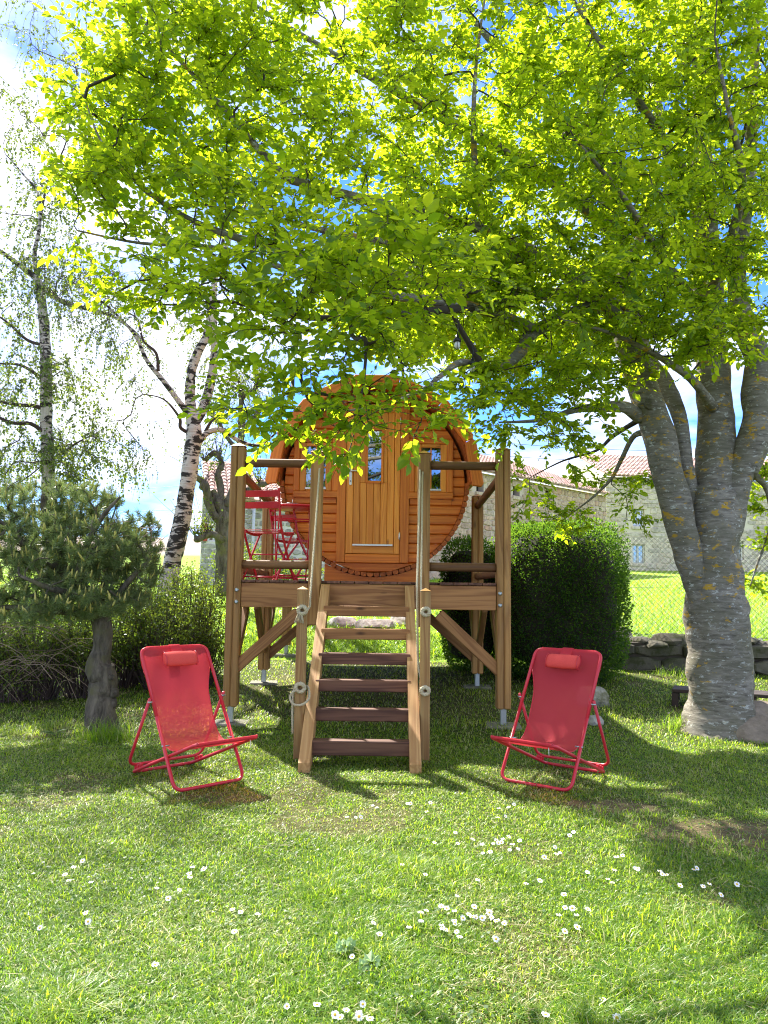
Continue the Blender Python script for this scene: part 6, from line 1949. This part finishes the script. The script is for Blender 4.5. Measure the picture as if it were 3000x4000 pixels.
def lay(name, n, ylo, yhi, xr, hfun, wfun, mask, kind='stuff', pw=1.0, dryfun=None):
    y = ylo + (yhi - ylo) * rngG.random(n) ** pw
    x = (rngG.random(n) * 2 - 1) * xr(y)
    k = rngG.random(n) < mask(x, y)
    x = x[k]; y = y[k]; n = len(x)
    h = hfun(x, y, n); w = wfun(x, y, n)
    V, F4, F3 = blades(n, np.stack([x, y], 1), h, w, 1.25)
    dr = dryfun(x, y, n) if dryfun else np.zeros(n)
    me = np_mesh(name, V, [F4, F3], {'var': np.repeat(rngG.random(n) * .99 * (1 - .62 * tuft(x, y)), 5), 'dry': np.repeat(dr, 5)})
    o = link(name, me, M['grass']); o['kind'] = kind
    print(name, n)
    return o
def tuft(x, y):   # 0 mown .. 1 long
    a = fbm(x * 1.5, y * 1.5, 3, 3); b = fbm(x * 6.5, y * 6.5, 8, 2)
    return np.clip((a - .47) * 4.0, 0, 1) * np.clip(.35 + (b - .35) * 2.2, 0, 1)
def nearlong(x, y): return sstep(5.0, 3.9, y)
def hgrass(x, y, n):
    tf = tuft(x, y)
    return (.020 + .020 * rngG.random(n)) * (1 - bare(x, y) * .4) + (tf * (.012 + .050 * nearlong(x, y))) * (.2 + 1.0 * rngG.random(n)) + .006 * nearlong(x, y)
def wgrass(x, y, n): return (.0030 + .0022 * rngG.random(n)) * (1 + np.clip((y - 4) * .16, 0, 1.3))
def mgrass(x, y):
    return np.clip(1.0 - bare(x, y) * .90, 0, 1)
def dgrass(x, y, n):
    p = .05 + .08 * sstep(4.0, 5.0, y) + .22 * np.clip((fbm(x * 2.1, y * 2.1, 44) - .45) * 3, 0, 1) * (1 - .5 * tuft(x, y)) + bare(x, y) * .35
    return (rngG.random(n) < p) * (.45 + .55 * rngG.random(n))
xr = lambda y: .62 * y + .45
lay('grass', 190000, 2.0, 4.2, xr, hgrass, wgrass, mgrass, pw=1.15, dryfun=dgrass)
lay('grass', 150000, 4.2, 7.2, xr, hgrass, wgrass, mgrass, pw=1.1, dryfun=dgrass)
lay('grass', 75000, 7.2, 12.3, xr, lambda x, y, n: .035 + .05 * rngG.random(n) * (.4 + tuft(x, y)), lambda x, y, n: .006 + .003 * rngG.random(n), mgrass, dryfun=dgrass)
# meadow beyond the wall: longer, coarser
o = lay('meadow_grass', 60000, 12.3, 30, lambda y: .60 * y, lambda x, y, n: .07 + .10 * rngG.random(n), lambda x, y, n: (.009 + .006 * rngG.random(n)) * (1 + (y - 12) * .05), lambda x, y: np.ones_like(x), pw=1.5)
# clover, moss and small broad leaves between the blades
def ground_leaves(name, n, ylo, yhi, L, mt, pat):
    y = ylo + (yhi - ylo) * rngG.random(n) ** 1.2; x = (rngG.random(n) * 2 - 1) * xr(y)
    k = rngG.random(n) < pat(x, y); x = x[k]; y = y[k]; n = len(x)
    P = np.stack([x, y, gz(x, y) + .008 + .022 * rngG.random(n)], 1); D = rngG.normal(size=(n, 3)); D[:, 2] *= .35
    N = rngG.normal(size=(n, 3)) * .45; N[:, 2] += 1
    Ls = L * rngG.uniform(.6, 1.4, n); V, F = rhomb_arrays(P, D, N, Ls, Ls * .8)
    o = link(name, np_mesh(name, V, [F], {'var': np.repeat(rngG.random(n) * .99, 4)}), mt); o['kind'] = 'stuff'
ground_leaves('clover', 34000, 2.1, 7.0, .015, M['weed'], lambda x, y: np.clip((fbm(x * 2.6, y * 2.6, 91) - .38) * 3, 0, 1))
# cut grass and straw lying about
nS_ = 9000
y = 2.2 + 7.5 * rngG.random(nS_) ** 1.1; x = (rngG.random(nS_) * 2 - 1) * xr(y)
k = rngG.random(nS_) < np.clip(.25 + bare(x, y) + (fbm(x * 1.7, y * 1.7, 55) - .5) * 2, 0, 1); x = x[k]; y = y[k]; nS_ = len(x)
P = np.stack([x, y, gz(x, y) + .012 + .015 * rngG.random(nS_)], 1); D = rngG.normal(size=(nS_, 3)); D[:, 2] *= .18
Ls = rngG.uniform(.03, .10, nS_); V, F = rhomb_arrays(P, D, np.tile((0, 0, 1.), (nS_, 1)) + rngG.normal(size=(nS_, 3)) * .3, Ls, np.full(nS_, .0035))
o = link('straw', np_mesh('straw', V, [F], {'var': np.repeat(rngG.random(nS_) * .9, 4)}), leafmat('straw', ((.34, .28, .13), (.46, .40, .22)), ((.3, .26, .1), (.4, .36, .16)), .25, .7)); o['kind'] = 'stuff'
# long tufts at trunks, stones and posts
def tufts(spots):
    for lab, px, py, r, n, h in spots:
        c = gp(px, py); 
        a = rngG.uniform(0, 2 * pi, n); rr = r * np.sqrt(rngG.random(n)); xy = np.stack([c.x + np.cos(a) * rr, c.y + np.sin(a) * rr * .6], 1)
        V, F4, F3 = blades(n, xy, h * (.72 if r > .3 else 1) * (.4 + .6 * rngG.random(n)), .0036 + .0025 * rngG.random(n), .95)
        me = np_mesh('grass_tuft', V - np.array(c), [F4, F3], {'var': np.repeat(rngG.random(n) * .6, 5), 'dry': np.repeat((rngG.random(n) < .12) * .7, 5)})
        o = link('grass_tuft', me, M['grass']); o.location = c; tag(o, lab, 'grass tuft', 'long grass tufts')
tufts([('tall grass tuft at the left foot of the beech trunk', 2665, 2850, .22, 260, .26), ('dark grass tuft on the right side of the beech trunk above the slab', 2900, 2790, .20, 220, .34), ('long grass around the foot of the pine trunk', 410, 2890, .26, 320, .30),
       ('bright broad grass clump at the left edge in front of the pine', 70, 2860, .35, 330, .16), ('fine grass tuft among the dandelion leaves left of the pine', 230, 2840, .2, 150, .14), ('coarse tuft under the front right corner of the platform', 2140, 2640, .25, 140, .22),
       ('grass clump along the foot of the low wall', 2650, 2640, .3, 200, .22), ('lush wide tuft on the left of the front lawn', 300, 3300, .45, 620, .11), ('deep green tuft on the front lawn right of the ladder axis', 1500, 3430, .40, 600, .12), ('long sprawling tuft at the right of the front lawn', 2560, 3640, .35, 520, .14),
       ('tall tuft near the bottom edge of the lawn', 1130, 3790, .34, 520, .12), ('shaded long grass band at the right edge of the lawn', 2700, 3330, .5, 700, .12), ('wide shaded tuft between the chair and the right edge', 2330, 3200, .45, 620, .10)])

# ------------------------------------------------------------------ daisies
heads = {}
def daisy_meshes():
    for q in range(4):
        rr = random.Random(q + 3); m = MB(); R = .0115; N = 15
        for k in range(N):
            a = 2 * pi * k / N + rr.uniform(-.08, .08); c_, s_ = cos(a), sin(a); r = R * rr.uniform(.88, 1.08); w = .0021; l = rr.uniform(-.001, .003)
            m.add([(c_ * .003 - s_ * w * .6, s_ * .003 + c_ * w * .6, 0), (c_ * .003 + s_ * w * .6, s_ * .003 - c_ * w * .6, 0), (c_ * r + s_ * w, s_ * r - c_ * w, l), (c_ * r * 1.06, s_ * r * 1.06, l), (c_ * r - s_ * w, s_ * r + c_ * w, l)], [[0, 1, 2, 3, 4]])
        pm = m.mesh('petals'); pm.materials.append(M['daisyw'])
        m = MB(); m.lathe([(.0045, 0), (.0042, .0018), (.002, .003), (0, .0032)], (0, 0, 0), 10); dm = m.mesh('disc'); dm.materials.append(M['daisyy'])
        heads[q] = (pm, dm)
    m = MB(); m.tube([(0, 0, 0), (.002, .001, .5), (0, 0, 1)], .0011, 5, False); sm = m.mesh('stem'); sm.materials.append(M['stem'])
    return sm
stem_me = daisy_meshes()
def z1(L): return [(1350 + x * .9946, 2900 + y * .9946) for x, y in L]
def z2(L): return [(x * .9042, 2900 + y * .9042) for x, y in L]
DAISY = [
 ('white daisy of the dense drift in the right half of the front lawn', z1([(438, 603), (375, 643), (397, 651), (427, 662), (505, 645), (561, 661), (294, 668), (316, 660), (296, 702), (249, 726), (461, 690), (497, 684), (511, 686), (543, 688), (574, 688), (595, 700), (427, 700), (429, 712), (376, 718), (381, 730), (392, 736), (436, 744), (448, 764), (623, 712), (590, 772), (536, 690), (565, 668), (484, 676)])),
 ('white daisy of the loose group right of the dense drift', z1([(857, 597), (862, 649), (890, 651), (837, 678), (907, 678), (950, 655), (861, 742), (909, 725)])),
 ('white daisy of the middle drift on the lawn below the right deckchair', z1([(500, 381), (536, 400), (568, 430), (539, 435), (580, 398), (592, 384), (617, 379), (640, 370), (655, 400), (645, 422), (683, 386), (677, 418), (600, 395), (612, 392), (780, 450), (822, 411), (828, 438), (842, 434), (880, 365), (895, 352), (431, 355), (440, 397), (349, 394), (709, 555), (763, 543), (519, 540), (222, 480), (313, 519)])),
 ('white daisy scattered along the right of the lawn beside the shade', z1([(1064, 450), (1088, 444), (1055, 501), (1030, 537), (1047, 551), (1137, 494), (1147, 497), (1234, 505), (1244, 517), (1260, 520), (1368, 500), (1380, 494), (1404, 565), (1429, 556), (1537, 557), (1475, 599), (950, 510), (1314, 562)])),
 ('white daisy in the sunny grass just in front of the right deckchair', z1([(601, 260), (628, 290), (661, 243), (598, 295), (640, 255), (122, 258), (242, 240), (254, 240), (107, 248), (333, 236), (40, 297), (60, 293), (5, 293), (318, 272)])),
 ('white daisy near the bottom edge of the lawn at the right', z1([(1010, 1014), (1065, 1083), (785, 1072)])),
 ('white daisy of the bottom centre cluster near the lower edge', z2([(1239, 1140), (1496, 1158), (1567, 1138), (1447, 1180), (1469, 1194), (1550, 1172), (1551, 1188), (1598, 1200), (1369, 1133)])),
 ('white daisy scattered on the left of the front lawn', z2([(172, 801), (369, 737), (380, 774), (281, 571), (318, 539), (357, 511), (393, 604), (297, 597)])),
 ('white daisy of the small group left of centre on the lawn', z2([(831, 539), (818, 567), (879, 549), (884, 542), (820, 583), (677, 630), (727, 674), (775, 638), (671, 960)])),
 ('white daisy right of centre in front of the ladder lawn', z2([(1039, 733), (1112, 741), (1013, 818), (1521, 925), (1614, 781), (1640, 829), (1004, 722)])),
 ('white daisy in the shade beside the grass tuft at the beech', [(2590, 2822), (2610, 2820), (2622, 2813), (2612, 2785), (2650, 2808)]),
]
rd = random.Random(8)
for lab, pts in DAISY:
    ext = {}
    if len(pts) >= 5:
        for w_, f_ in (('leftmost', min(pts, key=lambda p: p[0])), ('rightmost', max(pts, key=lambda p: p[0])), ('nearest', max(pts, key=lambda p: p[1])), ('farthest', min(pts, key=lambda p: p[1]))):
            ext.setdefault(f_, w_)
    for px, py in pts:
        lab_ = ext[(px, py)] + ' ' + lab if (px, py) in ext else lab
        h = rd.uniform(.035, .06) + (.03 if py > 3250 else 0)
        g = gp(px, py + h * FPX / 4.0 * .62)
        d = at(px, py, 1.0) - CAM; t_ = (g.y) / d.y; p = CAM + d * t_
        h = max(.03, p.z - g.z)
        dz = thing('daisy', lab_, 'daisy', (p.x, g.y, g.z), rd.uniform(0, 6), 'daisies: ' + lab[12:])
        q = rd.randrange(4); sc = rd.uniform(.85, 1.15)
        tilt = Euler((rd.uniform(.0, .75), rd.uniform(-.35, .35), 0)).to_matrix().to_4x4() if rd.random() < .8 else Matrix.Identity(4)
        Rz = Matrix.Rotation(-dz.rotation_euler.z, 4, 'Z')
        T = Matrix.Translation((0, 0, h)) @ Rz @ tilt @ Matrix.Scale(sc, 4)
        link('petals', heads[q][0], None, dz, T); link('disc', heads[q][1], None, dz, T)
        link('stem', stem_me, None, dz, Matrix.Diagonal((1, 1, h, 1)))
# pale round-leaved plant near the bottom, and a dandelion rosette at the left
def rosette(label, px, py, n, L, wid, mt, hgt, name):
    c = gp(px, py); r = thing(name, label, 'plant', c)
    for k in range(n):
        a = k * 2.4 + rd.random(); L_ = L * rd.uniform(.7, 1.2)
        D = np.array([[cos(a), sin(a), .25]]); N = np.array([[rd.uniform(-.3, .3), rd.uniform(-.6, 0), 1.]])
        P0 = np.array([[cos(a) * L * .35 * rd.random() , sin(a) * L * .35 * rd.random(), hgt * rd.uniform(.4, 1)]])
        if wid > .8:   # round lobed leaf
            m = MB(); vs = [(0, 0, 0)]; 
            for q in range(13):
                b = -2.6 + 5.2 * q / 12; rr = L_ * .5 * (1 + .08 * cos(b * 5)); vs.append((L_ * .42 + rr * cos(b) * .95, rr * sin(b), .012 * cos(b * 5)))
            m.add(vs, [[0, i, i + 1] for i in range(1, 13)])
            T = Matrix.Translation(V3(P0[0])) @ Euler((rd.uniform(-.2, .5), rd.uniform(-.4, .1), a)).to_matrix().to_4x4()
            m.build('leaf', mt, r, T)
        else:
            V, F = leaf_arrays(P0, D, N, np.array([L_]), np.array([L_ * wid])); link('leaf', np_mesh('leaf', V, [F], {'var': np.full(6, rd.random())}), mt, r)
rosette('pale round leaved mallow plant beside a daisy near the lower middle', 1345, 3735, 8, .042, 1.0, M['mallow'], .06, 'mallow_plant')
rosette('small pale leaved mallow right of the larger one', 1450, 3790, 5, .045, 1.0, M['mallow'], .045, 'mallow_plant')
rosette('bright dandelion rosette in the grass left of the pine', 215, 2880, 11, .10, .3, M['weed'], .05, 'dandelion_plant')
